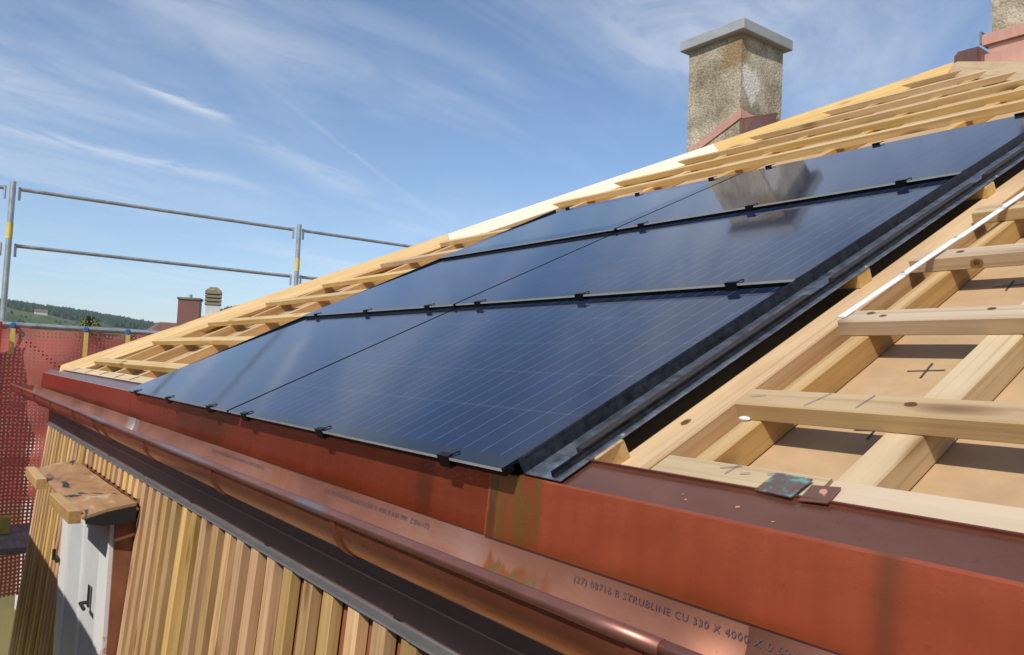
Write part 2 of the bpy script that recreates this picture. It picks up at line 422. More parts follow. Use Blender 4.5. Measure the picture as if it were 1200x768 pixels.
def glass_panel(name, cells=True):
    m, nd, lk, b, o = new_mat(name)
    tc = nd.new('ShaderNodeTexCoord')
    sp = nd.new('ShaderNodeSeparateXYZ'); lk.new(tc.outputs['Object'], sp.inputs[0])
    x, y = sp.outputs[0], sp.outputs[1]
    navy, deep = (0.009,0.021,0.066), (0.006,0.014,0.044)
    v = texcoord(nd, lk, 'Object', (6.25, 6.25, 1))
    vor = noise_t(nd, lk, v, 0.8, 2, 0.5)
    c = ramp(nd, lk, vor, [(0.35, deep), (0.65, navy)])
    if cells:
        inx = mathn(nd, lk, 'LESS_THAN', mathn(nd, lk, 'ABSOLUTE', x), 0.630)
        iny = mathn(nd, lk, 'LESS_THAN', mathn(nd, lk, 'ABSOLUTE', mathn(nd, lk, 'SUBTRACT', y, 0.436)), 0.402)
        ins = mathn(nd, lk, 'MULTIPLY', inx, iny)
        # ribbons running up the slope, three to a cell
        px_ = mathn(nd, lk, 'ABSOLUTE', mathn(nd, lk, 'SUBTRACT', mathn(nd, lk, 'FRACT', mathn(nd, lk, 'DIVIDE', mathn(nd, lk, 'ADD', x, 5.2), 0.052)), 0.5))
        rib = mathn(nd, lk, 'MULTIPLY', mathn(nd, lk, 'LESS_THAN', px_, 0.010), ins)
        cy = mathn(nd, lk, 'ABSOLUTE', mathn(nd, lk, 'SUBTRACT', mathn(nd, lk, 'FRACT', mathn(nd, lk, 'DIVIDE', mathn(nd, lk, 'ADD', y, 4.968), 0.1585)), 0.5))
        row = mathn(nd, lk, 'MULTIPLY', mathn(nd, lk, 'LESS_THAN', cy, 0.012), ins)
        cx = mathn(nd, lk, 'ABSOLUTE', mathn(nd, lk, 'SUBTRACT', mathn(nd, lk, 'FRACT', mathn(nd, lk, 'DIVIDE', mathn(nd, lk, 'ADD', x, 5.226), 0.156)), 0.5))
        colg = mathn(nd, lk, 'MULTIPLY', mathn(nd, lk, 'LESS_THAN', cx, 0.010), ins)
        c = mixrgb(nd, lk, mathn(nd, lk, 'SUBTRACT', 1.0, ins), c, (0.016,0.020,0.030))
        c = mixrgb(nd, lk, mathn(nd, lk, 'MULTIPLY', row, 0.8), c, (0.05,0.06,0.08))
        c = mixrgb(nd, lk, mathn(nd, lk, 'MULTIPLY', colg, 0.8), c, (0.03,0.035,0.05))
        c = mixrgb(nd, lk, mathn(nd, lk, 'MULTIPLY', rib, 0.85), c, (0.20,0.22,0.26))
    else:
        inx = mathn(nd, lk, 'LESS_THAN', mathn(nd, lk, 'ABSOLUTE', x), 0.555)
        iny = mathn(nd, lk, 'LESS_THAN', mathn(nd, lk, 'ABSOLUTE', mathn(nd, lk, 'SUBTRACT', y, 0.44)), 0.34)
        c = mixrgb(nd, lk, mathn(nd, lk, 'MULTIPLY', inx, iny), c, (0.06,0.085,0.11))
    # a film of dust
    vd = texcoord(nd, lk, 'Object', (3, 3, 3), rand=True)
    d1 = noise_t(nd, lk, vd, 1.3, 6, 0.65)
    c = mixrgb(nd, lk, mathn(nd, lk, 'MULTIPLY', d1, 0.022), c, (0.5,0.47,0.42))
    vs = texcoord(nd, lk, 'Object', (1,1,1), rand=True)
    sv = nd.new('ShaderNodeTexVoronoi'); sv.inputs['Scale'].default_value = 7.0; lk.new(vs, sv.inputs['Vector'])
    sp_ = mathn(nd, lk, 'LESS_THAN', sv.outputs['Distance'], 0.022)
    c = mixrgb(nd, lk, mathn(nd, lk, 'MULTIPLY', sp_, 0.35), c, (0.5,0.5,0.48))
    lk.new(c, b.inputs['Base Color'])
    b.inputs['IOR'].default_value = 1.5
    lk.new(mathn(nd, lk, 'MULTIPLY_ADD', d1, 0.05, 0.03), b.inputs['Roughness'])
    b.inputs['Specular IOR Level'].default_value = 0.5
    # float glass and laminate are never perfectly flat
    vw = texcoord(nd, lk, 'Object', (2.2, 2.2, 2.2), rand=True)
    bump(nd, lk, b, noise_t(nd, lk, vw, 1.0, 2, 0.5), 0.03, 0.01)
    return m
GLASS = glass_panel('panel_glass')
GLASS_BLIND = glass_panel('panel_glass_blind', False)
EDGE = plain('glass_edge', (0.44,0.44,0.40), 0.35, 0.0, 0.1, 20)
BLACK = plain('black_metal', (0.014,0.014,0.016), 0.38, 0.6, 0.3, 30)
FLASH = plain('black_zinc', (0.33,0.37,0.42), 0.42, 0.9, 0.40, 40, 0.12, rvar=0.25)
FLASH_DK = plain('black_zinc_dark', (0.055,0.06,0.07), 0.34, 0.85, 0.5, 45, 0.10, rvar=0.25)
RUBBER = plain('rubber_strip', (0.030,0.022,0.017), 0.6, 0.0, 0.2, 30)
BOARD = plain('fibre_board', (0.47,0.315,0.175), 0.75, 0.0, 0.10, 14, 0.05, 0.2)
INK = plain('marker_ink', (0.05,0.045,0.05), 0.7, 0.0, 0.1, 20)
PENCIL = plain('pencil_mark', (0.17,0.16,0.22), 0.7, 0.0, 0.1, 20)
GALV = plain('galvanised_steel', (0.46,0.47,0.46), 0.45, 0.7, 0.25, 12, 0.0, rvar=0.2)
YELLOW = plain('yellow_paint', (0.72,0.52,0.12), 0.5, 0.0, 0.12, 12)
BLUE = plain('blue_plastic', (0.05,0.17,0.40), 0.45)
WHITE = plain('white_paint', (0.78,0.78,0.78), 0.5, 0.0, 0.05, 6)
GREYPANEL = plain('door_panel_paint', (0.62,0.64,0.65), 0.5, 0.0, 0.05, 6)
DARK = plain('dark_steel', (0.045,0.04,0.038), 0.5, 0.5)
ZINC = plain('zinc_strip', (0.27,0.26,0.265), 0.45, 0.6, 0.15, 10)
BROWN = plain('brown_fascia_paint', (0.20,0.112,0.085), 0.55, 0.0, 0.10, 5)
TAN_EDGE = plain('tan_edge_paint', (0.36,0.25,0.17), 0.6)
RED_BACK = plain('reddish_backing', (0.26,0.10,0.05), 0.7, 0.0, 0.2, 8)
MEMBRANE = plain('black_membrane', (0.02,0.02,0.022), 0.6, 0.0, 0.2, 10)
PLASTER = plain('white_render', (0.62,0.61,0.58), 0.8, 0.0, 0.15, 6, 0.2)

def roughcast():
    m, nd, lk, b, o = new_mat('roughcast_render')
    v = texcoord(nd, lk, 'Object', (1,1,1))
    big = noise_t(nd, lk, v, 3.2, 5, 0.6, 0.3)
    fine = noise_t(nd, lk, v, 48, 4, 0.7)
    c = ramp(nd, lk, big, [(0.36, (0.29,0.24,0.165)), (0.50, (0.50,0.43,0.31)), (0.64, (0.68,0.60,0.45))])
    fr = ramp(nd, lk, fine, [(0.36, (0.25,0.25,0.25)), (0.56, (1,1,1))])
    c = mixrgb(nd, lk, 0.5, c, fr, 'MULTIPLY')
    # washed-out lime patch and a rusty one near the corner
    geo = nd.new('ShaderNodeTexCoord')
    def blob(cx, cy, cz, r, wob):
        d = nd.new('ShaderNodeVectorMath'); d.operation = 'DISTANCE'; lk.new(geo.outputs['Object'], d.inputs[0]); d.inputs[1].default_value = (cx, cy, cz)
        dd = mathn(nd, lk, 'ADD', d.outputs['Value'], mathn(nd, lk, 'MULTIPLY', mathn(nd, lk, 'SUBTRACT', big, 0.5), wob))
        return ramp(nd, lk, dd, [(r*0.72, (1,1,1)), (r, (0,0,0))])
    c = mixrgb(nd, lk, mathn(nd, lk, 'MULTIPLY', blob(0.25, -0.10, 2.58, 0.14, 0.55), 0.9), c, (0.78,0.74,0.65))
    c = mixrgb(nd, lk, mathn(nd, lk, 'MULTIPLY', blob(0.18, -0.25, 2.80, 0.12, 0.25), 0.55), c, (0.34,0.20,0.07))
    lk.new(c, b.inputs['Base Color']); b.inputs['Roughness'].default_value = 0.9
    b.inputs['Specular IOR Level'].default_value = 0.15
    bump(nd, lk, b, mathn(nd, lk, 'ADD', fine, mathn(nd, lk, 'MULTIPLY', big, 0.4)), 0.9, 0.02)
    return m
ROUGHCAST = roughcast()
CONCRETE = plain('cap_concrete', (0.33,0.34,0.345), 0.7, 0.0, 0.12, 9, 0.1)

def canopy_mat():
    m, nd, lk, b, o = new_mat('canopy_board')
    v = texcoord(nd, lk, 'Object', (4, 12, 12))
    f = noise_t(nd, lk, v, 1.0, 5, 0.6, 0.8)
    c = ramp(nd, lk, f, [(0.30, (0.16,0.10,0.05)), (0.42, (0.36,0.20,0.095)), (0.62, (0.44,0.26,0.13)), (0.72, (0.58,0.44,0.29))])
    v2 = texcoord(nd, lk, 'Object', (2.4, 7, 7), loc=(2.2,0.4,0))
    f2 = noise_t(nd, lk, v2, 1.0, 3, 0.5, 1.2)
    c = mixrgb(nd, lk, ramp(nd, lk, f2, [(0.64, (0,0,0)), (0.66, (1,1,1))]), c, (0.05,0.05,0.05))
    lk.new(c, b.inputs['Base Color']); b.inputs['Roughness'].default_value = 0.55
    bump(nd, lk, b, f, 0.3, 0.01)
    return m
CANOPY = canopy_mat()
def casing_mat():
    m, nd, lk, b, o = new_mat('casing_paint')
    f = noise_t(nd, lk, texcoord(nd, lk, 'Object', (14, 14, 7)), 1.0, 5, 0.65)
    c = ramp(nd, lk, f, [(0.55, (0.78,0.77,0.75)), (0.64, (0.50,0.14,0.10))])
    lk.new(c, b.inputs['Base Color']); b.inputs['Roughness'].default_value = 0.6
    return m
CASING = casing_mat()

def net_mat(name, col, pitch, solid, lam=0.35):
    m, nd, lk, b, o = new_mat(name)
    geo = nd.new('ShaderNodeTexCoord')
    sp = nd.new('ShaderNodeSeparateXYZ'); lk.new(geo.outputs['UV'], sp.inputs[0])
    wob = noise_t(nd, lk, texcoord(nd, lk, 'Object', (1,1,1)), 3.0, 3, 0.5)
    def strand(v, k):
        q = mathn(nd, lk, 'ADD', mathn(nd, lk, 'DIVIDE', v, pitch), mathn(nd, lk, 'MULTIPLY', wob, 0.5))
        fr = mathn(nd, lk, 'ABSOLUTE', mathn(nd, lk, 'SUBTRACT', mathn(nd, lk, 'FRACT', q), 0.5))
        return mathn(nd, lk, 'LESS_THAN', fr, k)
    a = mathn(nd, lk, 'MAXIMUM', strand(sp.outputs[0], solid), strand(sp.outputs[1], solid*0.9))
    f = noise_t(nd, lk, texcoord(nd, lk, 'Object', (2,2,2)), 1.2, 5, 0.6)
    c = ramp(nd, lk, f, [(0.3, tuple(k*0.75 for k in col)), (0.7, col)])
    lk.new(c, b.inputs['Base Color']); b.inputs['Roughness'].default_value = 0.6
    tl = nd.new('ShaderNodeBsdfTranslucent'); lk.new(c, tl.inputs[0])
    mx = nd.new('ShaderNodeMixShader'); mx.inputs[0].default_value = lam
    lk.new(b.outputs[0], mx.inputs[1]); lk.new(tl.outputs[0], mx.inputs[2])
    tr = nd.new('ShaderNodeBsdfTransparent')
    mx2 = nd.new('ShaderNodeMixShader')
    lk.new(a, mx2.inputs[0]); lk.new(tr.outputs[0], mx2.inputs[1]); lk.new(mx.outputs[0], mx2.inputs[2])
    lk.new(mx2.outputs[0], o.inputs[0])
    return m
NET = net_mat('red_debris_net', (0.74,0.21,0.155), 0.032, 0.29)

def ground_mat():
    m, nd, lk, b, o = new_mat('meadow')
    geo = nd.new('ShaderNodeNewGeometry')
    mp = nd.new('ShaderNodeMapping'); mp.inputs['Scale'].default_value = (0.012,0.05,0.0); mp.inputs['Rotation'].default_value = (0,0,0.5)
    lk.new(geo.outputs['Position'], mp.inputs[0])
    vor = nd.new('ShaderNodeTexVoronoi'); vor.inputs['Scale'].default_value = 0.9; lk.new(mp.outputs[0], vor.inputs['Vector'])
    sp = nd.new('ShaderNodeSeparateColor'); lk.new(vor.outputs['Color'], sp.inputs[0])
    c = ramp(nd, lk, sp.outputs[0], [(0.0, (0.055,0.095,0.025)), (0.3, (0.075,0.125,0.03)), (0.55, (0.10,0.14,0.04)), (0.75, (0.22,0.18,0.075)), (0.82, (0.06,0.10,0.03)), (1.0, (0.085,0.12,0.035))])
    f = noise_t(nd, lk, geo.outputs['Position'], 0.15, 5, 0.6)
    c = mixrgb(nd, lk, 0.4, c, ramp(nd, lk, f, [(0.3, (0.5,0.5,0.5)), (0.7, (1,1,1))]), 'MULTIPLY')
    lk.new(c, b.inputs['Base Color']); b.inputs['Roughness'].default_value = 0.95; b.inputs['Specular IOR Level'].default_value = 0.1
    return m
MEADOW = ground_mat()
LEAF = plain('leaf_green', (0.06,0.095,0.028), 0.7, 0.0, 0.4, 0.7)
LEAF_Y = plain('leaf_yellow_green', (0.14,0.15,0.04), 0.7, 0.0, 0.35, 1.5)
LEAF_DK = plain('leaf_forest', (0.032,0.058,0.026), 0.85, 0.0, 0.35, 0.02, spec=0.1)
BARK = plain('bark', (0.10,0.075,0.05), 0.9)
TILE = plain('brown_roof_tile', (0.20,0.105,0.075), 0.75, 0.0, 0.25, 3)
BROWN_SHEET = plain('brown_sheet_metal', (0.23,0.105,0.085), 0.45, 0.2, 0.08, 3)
MOSSY = plain('mossy_concrete', (0.21,0.18,0.11), 0.9, 0.0, 0.45, 14, 0.4)

# ------------------------------------------------------------------ wooden members
def beam(name, P0, P1, upv, width, height, mat, parent=None, chamfer=0.002, jit=0.0012, seg=0.16, endrough=0.0):
    """squared timber from P0 to P1 (centre line), grain along local X"""
    P0, P1 = scale_about_cam(P0), scale_about_cam(P1)
    if ABOUT_CAM: width, height = width*KC, height*KC
    d = (P1-P0); L = d.length; d.normalize()
    z = (upv - d*upv.dot(d)).normalized(); y = z.cross(d)
    M = Matrix((d, y, z)).transposed().to_4x4(); M.translation = P0
    hw, hh, c = width/2, height/2, min(chamfer, width*0.2, height*0.2)
    sec = [(-hw+c,-hh),(hw-c,-hh),(hw,-hh+c),(hw,hh-c),(hw-c,hh),(-hw+c,hh),(-hw,hh-c),(-hw,-hh+c)]
    xs = frange(0, L, seg)
    sd_ = rnd.uniform(0, 100)
    bm = bmesh.new(); rings = []
    for i, x in enumerate(xs):
        oy = noise.noise(Vector((x*1.3, sd_, 0)))*jit*2; oz = noise.noise(Vector((x*1.3, sd_, 9)))*jit*1.2
        k = 1+noise.noise(Vector((x*2.7, sd_, 5)))*jit*6
        ring = []
        for (a, b_) in sec:
            ex = 0
            if endrough and (i == 0 or i == len(xs)-1):
                ex = rnd.uniform(-endrough, endrough)
            ring.append(Vector((x+ex, a*k+oy, b_*k+oz)))
        rings.append(ring)
    loft(bm, rings)
    bmesh.ops.recalc_face_normals(bm, faces=bm.faces[:])
    me = bpy.data.meshes.new(name); bm.to_mesh(me); bm.free()
    o = bpy.data.objects.new(name, me); COL.objects.link(o)
    o.matrix_world = M; me.materials.append(mat)
    setparent(o, parent)
    return o

NTOP = -0.055          # top of the tile battens
BT, BW = 0.030, 0.055  # batten thickness, width
NCB = NTOP-BT          # top of the counter battens
NBOARD = NCB-0.050     # top of the boarding
def batten(s0, s1, t0, label, mat, group, w=BW):
    o = beam('tile_batten', RP(s0, t0+w/2, NTOP-BT/2), RP(s1, t0+w/2, NTOP-BT/2), ROOFN, w, BT, mat, endrough=0.001)
    return tag(o, label, 'batten', group)
def counter(s, t0, t1, label, mat, group, w=0.048, top=NCB, bot=NBOARD+0.001):
    o = beam('counter_batten', RP(s, t0, (top+bot)/2), RP(s, t1, (top+bot)/2), ROOFN, w, top-bot, mat)
    return tag(o, label, 'counter batten', group)

# ------------------------------------------------------------------ ground, hills
bm = bmesh.new()
GZ = -7.5
rr = [0, 20, 60, 150, 300, 700, 1500, 4000]
prev = None
for r in rr[1:]:
    ring = [bm.verts.new((math.cos(k*math.pi/24)*r, math.sin(k*math.pi/24)*r, GZ)) for k in range(48)]
    if prev is None: bm.faces.new(ring)
    else:
        for k in range(48):
            bm.faces.new((prev[k], ring[k], ring[(k+1) % 48], prev[(k+1) % 48]))
    prev = ring
tag(from_bm('ground', bm, MEADOW, recenter=False), kind='structure')

def lerp_tab(tab, x):
    if x <= tab[0][0]: return tab[0][1]
    for (a, b), (c, d) in zip(tab[:-1], tab[1:]):
        if x <= c: return b+(d-b)*(x-a)/(c-a)
    return tab[-1][1]
RIDGE = [(120, 3.2), (140, 4.2), (155, 4.1), (161, 3.75), (163, 3.2), (165, 2.2), (166.5, 1.75), (169, 2.1), (171.4, 2.35), (173.7, 2.55), (176, 2.75), (180, 2.9), (195, 3.0), (215, 2.5)]
FOOT = [(120, 1.2), (160, 1.2), (166, 1.2), (168, 1.5), (171, 1.8), (173.5, 2.15), (176, 2.45), (180, 2.55), (200, 2.2), (215, 1.5)]
def hill_el(az, r):
    e1 = lerp_tab(FOOT, az); e2 = lerp_tab(RIDGE, az)
    h0, h1, h2, h3 = GZ-0.5, 2.0, 900*math.tan(R_(e1)), 1350*math.tan(R_(e2))
    tab = [(120, h0), (300, h1), (900, h2), (1350, h3), (1800, h3*0.8), (2600, 0)]
    return lerp_tab(tab, r)+noise.noise(Vector((az*0.6, r*0.006, 0)))*3*min(1, max(0, (r-150)/400))
bm = bmesh.new()
azs = [118+ i*0.5 for i in range(200)]
rs = [110, 150, 220, 300, 360, 420, 500, 580, 660, 740, 820, 900, 980, 1060, 1140, 1220, 1350, 1500, 1800, 2600]
grid = [[bm.verts.new((CAM.x+math.cos(R_(a))*r, CAM.y+math.sin(R_(a))*r, hill_el(a, r))) for a in azs] for r in rs]
for i in range(len(rs)-1):
    for j in range(len(azs)-1):
        bm.faces.new((grid[i][j], grid[i+1][j], grid[i+1][j+1], grid[i][j+1]))
bmesh.ops.recalc_face_normals(bm, faces=bm.faces[:])
tag(from_bm('hills', bm, MEADOW, smooth=True, recenter=False), kind='structure')

# forest on the ridge: a mass of crowns no one could count
bm = bmesh.new()
def crown_blob(bm, c, r, h, rng, seg=6):
    rows = [(0.0, 0.55), (0.3, 1.0), (0.62, 0.72), (0.86, 0.35)]
    prev = None
    for fz, fr in rows:
        ring = [bm.verts.new(c+Vector((math.cos(2*math.pi*k/seg)*r*fr*rng.uniform(0.75,1.25), math.sin(2*math.pi*k/seg)*r*fr*rng.uniform(0.75,1.25), h*(fz+rng.uniform(-0.06,0.06))))) for k in range(seg)]
        if prev:
            for k in range(seg): bm.faces.new((prev[k], prev[(k+1) % seg], ring[(k+1) % seg], ring[k]))
        prev = ring
    tip = bm.verts.new(c+Vector((0, 0, h*rng.uniform(0.95, 1.15))))
    for k in range(seg): bm.faces.new((prev[k], prev[(k+1) % seg], tip))
frng = random.Random(3)
for i in range(9000):
    az = frng.uniform(157, 181)
    lo = 1.0
    r = frng.uniform(905, 1400)
    if noise.noise(Vector((az*0.9, r*0.004, 4))) < -0.32 and r < 1150: continue
    p = Vector((CAM.x+math.cos(R_(az))*r, CAM.y+math.sin(R_(az))*r, hill_el(az, r)-2))
    crown_blob(bm, p, frng.uniform(2.2, 4.2), frng.uniform(4.5, 9), frng)
for i in range(60):   # hedges and lone trees among the fields
    az = frng.uniform(165, 180); r = frng.choice((520, 600, 690, 760))+frng.uniform(-12, 12)
    p = Vector((CAM.x+math.cos(R_(az))*r, CAM.y+math.sin(R_(az))*r, hill_el(az, r)-1))
    crown_blob(bm, p, frng.uniform(1.2, 2.2), frng.uniform(1.5, 3.5), frng)
tag(from_bm('forest', bm, LEAF_DK, recenter=False), 'dark wooded ridge on the horizon beyond the red net', 'forest', kind='stuff')

# small white farmhouse on the hill
fa = R_(173.78); fr_ = 860
fp = Vector((CAM.x+math.cos(fa)*fr_, CAM.y+math.sin(fa)*fr_, hill_el(173.78, 860)))
fh = empty('farmhouse', fp)
tag(fh, 'tiny white farmhouse among the fields on the far hillside', 'house')
bm = bmesh.new(); add_box(bm, (fp.x-3, fp.y-5, fp.z-1), (fp.x+3, fp.y+5, fp.z+2.6)); from_bm('wall', bm, PLASTER, fh)
bm = bmesh.new()
loft(bm, [[Vector((fp.x-3.5, y, fp.z+2.5)), Vector((fp.x+3.5, y, fp.z+2.5)), Vector((fp.x, y, fp.z+4.6))] for y in (fp.y-5.5, fp.y+5.5)])
from_bm('roof', bm, TILE, fh)

# ------------------------------------------------------------------ neighbours beyond the scaffold
def pt_at(x, y, D):
    return CAM + ray(x, y)*D
# house with hipped brown roof
hc = pt_at(262, 392, 23); hx, hy = hc.x, hc.y
nb = empty('neighbour_house', (hx, hy, GZ))
tag(nb, 'neighbouring house with a brown tiled hip roof behind the red net', 'house')
bm = bmesh.new(); add_box(bm, (hx-4.5, hy-4.2, GZ), (hx+3.5, hy+5, -1.5)); from_bm('wall', bm, PLASTER, nb)
bm = bmesh.new()
zt = pt_at(214, 378, 21).z
e = [bm.verts.new(c) for c in ((hx-5, hy-4.7, -1.6), (hx+4, hy-4.7, -1.6), (hx+4, hy+5.5, -1.6), (hx-5, hy+5.5, -1.6))]
rg = [bm.verts.new(c) for c in ((hx-0.6, hy-1.6, zt+0.05), (hx-0.6, hy+2.4, zt+0.05))]
bm.faces.new((e[0], e[1], rg[0])); bm.faces.new((e[1], e[2], rg[1], rg[0])); bm.faces.new((e[2], e[3], rg[1])); bm.faces.new((e[3], e[0], rg[0], rg[1])); bm.faces.new(e[::-1])
bmesh.ops.recalc_face_normals(bm, faces=bm.faces[:])
from_bm('roof', bm, TILE, nb)

def frame_from_view(P):
    d = Vector((P.x-CAM.x, P.y-CAM.y, 0)).normalized()
    return d, Vector((d.y, -d.x, 0))
# brown sheet-clad chimney
D = 21.0
top = pt_at(223, 352, D); wch = 27*D/937
bc = empty('brown_chimney', (top.x, top.y, zt-0.6))
tag(bc, 'square brown sheet clad chimney with thin flat lid, on the neighbouring roof', 'chimney')
Mz = Matrix.Rotation(R_(-22), 4, 'Z'); Mz.translation = Vector((top.x, top.y, 0))
bm = bmesh.new(); hw = wch/2*0.86
add_box(bm, (-hw, -hw, zt-0.7), (hw, hw, top.z), Mz); from_bm('shaft', bm, BROWN_SHEET, bc)
bm = bmesh.new(); add_box(bm, (-hw-0.03, -hw-0.03, top.z+0.002), (hw+0.03, hw+0.03, top.z+0.05), Mz); from_bm('lid', bm, MOSSY, bc)
bm = bmesh.new(); tube(bm, [Mz @ Vector((0, 0, top.z+0.05)), Mz @ Vector((0, 0, top.z+0.15))], 0.05, 12); from_bm('flue', bm, GALV, bc)
# louvred concrete chimney
top = pt_at(251, 337, D); z1 = pt_at(251, 358, D).z
lc = empty('louvred_chimney', (top.x, top.y, zt-0.6))
tag(lc, 'chimney with stacked mossy concrete louvres on a white base', 'chimney')
Mz = Matrix.Rotation(R_(-18), 4, 'Z'); Mz.translation = Vector((top.x, top.y, 0))
hw = 19*D/937/2*0.85
bm = bmesh.new(); add_box(bm, (-hw*0.98, -hw*0.98, zt-0.7), (hw*0.98, hw*0.98, z1), Mz); from_bm('base', bm, PLASTER, lc)
hgt = top.z-z1
for k in range(3):
    a = z1+0.003+k*hgt*0.20
    bm = bmesh.new()
    loft(bm, [[Mz @ Vector((sx*q, sy*q, zz_)) for sx, sy in ((-1,-1),(1,-1),(1,1),(-1,1))] for q, zz_ in ((hw*1.12, a), (hw*1.1, a+hgt*0.12), (hw*0.85, a+hgt*0.135), (hw*0.85, a+hgt*0.197))])
    from_bm('louvre', bm, MOSSY, lc)
bm = bmesh.new()
a = z1+0.004+hgt*0.60
loft(bm, [[Mz @ Vector((sx*q, sy*q, zz_)) for sx, sy in ((-1,-1),(1,-1),(1,1),(-1,1))] for q, zz_ in ((hw*1.15, a), (hw*1.12, a+hgt*0.16), (hw*0.66, top.z-0.03), (hw*0.5, top.z))])
from_bm('hood', bm, MOSSY, lc)

# tree behind the net
tp = pt_at(105, 376, 58)
tr = empty('leafy_tree', (tp.x, tp.y, GZ))
tag(tr, 'yellow green treetop showing just above the net tube', 'tree')
bm = bmesh.new()
tube(bm, [(tp.x, tp.y, GZ), (tp.x+0.1, tp.y, GZ+3), (tp.x, tp.y+0.1, tp.z-1.2), (tp.x, tp.y, tp.z-0.3)], [0.22, 0.16, 0.09, 0.02], 8)
for k in range(9):
    a = k*2.4; z0 = GZ+4+k*0.45
    tube(bm, [(tp.x, tp.y, z0), (tp.x+math.cos(a)*0.7, tp.y+math.sin(a)*0.7, z0+0.7), (tp.x+math.cos(a)*1.3, tp.y+math.sin(a)*1.3, z0+1.5)], [0.06, 0.04, 0.012], 6)
from_bm('trunk', bm, BARK, tr)
bm = bmesh.new()
trng = random.Random(11)
for k in range(2600):
    a = trng.uniform(0, 6.28); hh = trng.uniform(0, 1)
    rmax = 1.5*math.sin(math.pi*min(1, 0.12+hh*0.86))**0.7
    r = rmax*math.sqrt(trng.uniform(0.1, 1))
    c = Vector((tp.x+math.cos(a)*r, tp.y+math.sin(a)*r, GZ+3.6+hh*(tp.z+0.3-GZ-3.6)))
    if noise.noise(c*0.9) < -0.12: continue
    u = Vector((trng.uniform(-1,1), trng.uniform(-1,1), trng.uniform(-1,1))).normalized()*trng.uniform(0.08, 0.17)
    v = u.orthogonal().normalized()*trng.uniform(0.06, 0.12)
    bm.faces.new([bm.verts.new(c-u), bm.verts.new(c+v), bm.verts.new(c+u), bm.verts.new(c-v)])
from_bm('crown', bm, LEAF_Y, tr)

# ------------------------------------------------------------------ this house: body and roof boarding
ABOUT_CAM = True
APEX = RP(-1.66, 5.60, -0.10)
HL0 = RP(-5.49, 0.145, -0.02)       # lower ends of the two hips
HR0 = RP(2.20, 0.10, -0.02)
AP = RP(-1.66, 5.60, -0.02)
house = empty('house_roof', (-1.7, 5.0, 0))
tag(house, 'tan fibreboard deck of the hip roof, marked with black crosses', 'roof')
def poly_slab(name, pts, nrm, thick, mat, parent):
    bm = bmesh.new()
    a = [bm.verts.new(p) for p in pts]; b = [bm.verts.new(Vector(p)-nrm*thick) for p in pts]
    bm.faces.new(a); bm.faces.new(b[::-1])
    for i in range(len(a)):
        j = (i+1) % len(a); bm.faces.new((a[i], b[i], b[j], a[j]))
    bmesh.ops.recalc_face_normals(bm, faces=bm.faces[:])
    return from_bm(name, bm, mat, parent)
d0 = NBOARD
poly_slab('boarding', [RP(-5.66, 0.142, d0), RP(2.36, 0.142, d0), RP(-1.62, 5.62, d0), RP(-1.70, 5.62, d0)], ROOFN, 0.03, BOARD, house)
A_ = RP(-1.66, 5.66, d0-0.02)
cl_, cr_ = RP(-5.70, 0.145, d0-0.02), RP(2.40, 0.145, d0-0.02)
bl_, br_ = Vector((cl_.x, 10.0, cl_.z)), Vector((cr_.x, 10.0, cr_.z))
for a, b in ((cl_, bl_), (br_, cr_), (bl_, br_)):
    nn = (b-a).cross(A_-a).normalized()
    if nn.z < 0: nn = -nn
    poly_slab('boarding', [a, b, A_], nn, 0.03, BOARD, house)
# crosses drawn on the boards
def roof_strip(bm, s0, t0, s1, t1, wid, n):
    a, b = Vector((s0, t0)), Vector((s1, t1)); d = (b-a).normalized(); q = Vector((-d.y, d.x))*wid/2
    bm.faces.new([bm.verts.new(RP(p.x, p.y, n)) for p in (a-q, b-q, b+q, a+q)])
bm = bmesh.new()
for (s, t) in ((0.301, 0.672), (0.284, 1.085), (0.320, 0.452), (0.72, 0.67), (0.70, 1.08), (0.30, 1.5), (-3.9, 0.9)):
    roof_strip(bm, s-0.030, t-0.004, s+0.030, t+0.004, 0.0035, NBOARD+0.0012)
    roof_strip(bm, s+0.004, t-0.030, s-0.002, t+0.030, 0.0035, NBOARD+0.0016)
from_bm('cross_mark', bm, INK, house)
bm = bmesh.new()
add_box(bm, (-5.15, 0.19, GZ), (2.3, 9.9, -0.42)); from_bm('wall_core', bm, RED_BACK, house)

# ------------------------------------------------------------------ counter battens
gL = 'counter battens up the slope left of the panels'
for i, s in enumerate((-5.30, -4.83, -4.24, -3.63)):
    tt = 5.4 if s > -3 else min(5.3, (s+5.52)/0.7+0.03)
    counter(s, 0.14, max(tt, 0.5), ('shortest counter batten tucked in the lower left roof corner', 'second counter batten from the left roof corner', 'third counter batten from the left roof corner', 'counter batten just left of the lower left panel')[i], W_GOLD, gL, w=0.055)
for i, s in enumerate((-3.02, -2.42, -1.82, -1.22, -0.62)):
    t1 = min((s+5.52)/0.7 if s < -1.66 else (2.2-s)/0.7, 5.35)
    counter(s, 2.45, t1, ('first', 'second', 'third', 'fourth', 'last')[i]+' counter batten from the left under the upper battens above the panels', W_GOLD, 'counter battens above the panels', w=0.055)
beamA = beam('edge_timber', RP(0.068, 0.115, (NCB+NBOARD)/2), RP(0.055, 2.95, (NCB+NBOARD)/2), ROOFN, 0.072, 0.049, W_GOLD)
tag(beamA, 'wide golden timber running up the slope beside the black flashing', 'timber')
counter(0.175, 0.16, 2.85, 'narrow counter batten next to the wide golden edge timber', W_GOLD, 'counter battens right of the panels', w=0.034)
counter(0.418, 0.16, 2.45, 'pale counter batten in the middle of the open right bay', W_PALE, 'counter battens right of the panels', w=0.052)
counter(0.98, 0.16, 1.7, 'counter batten at the right beside the viewer', W_PALE, 'counter battens right of the panels', w=0.052)

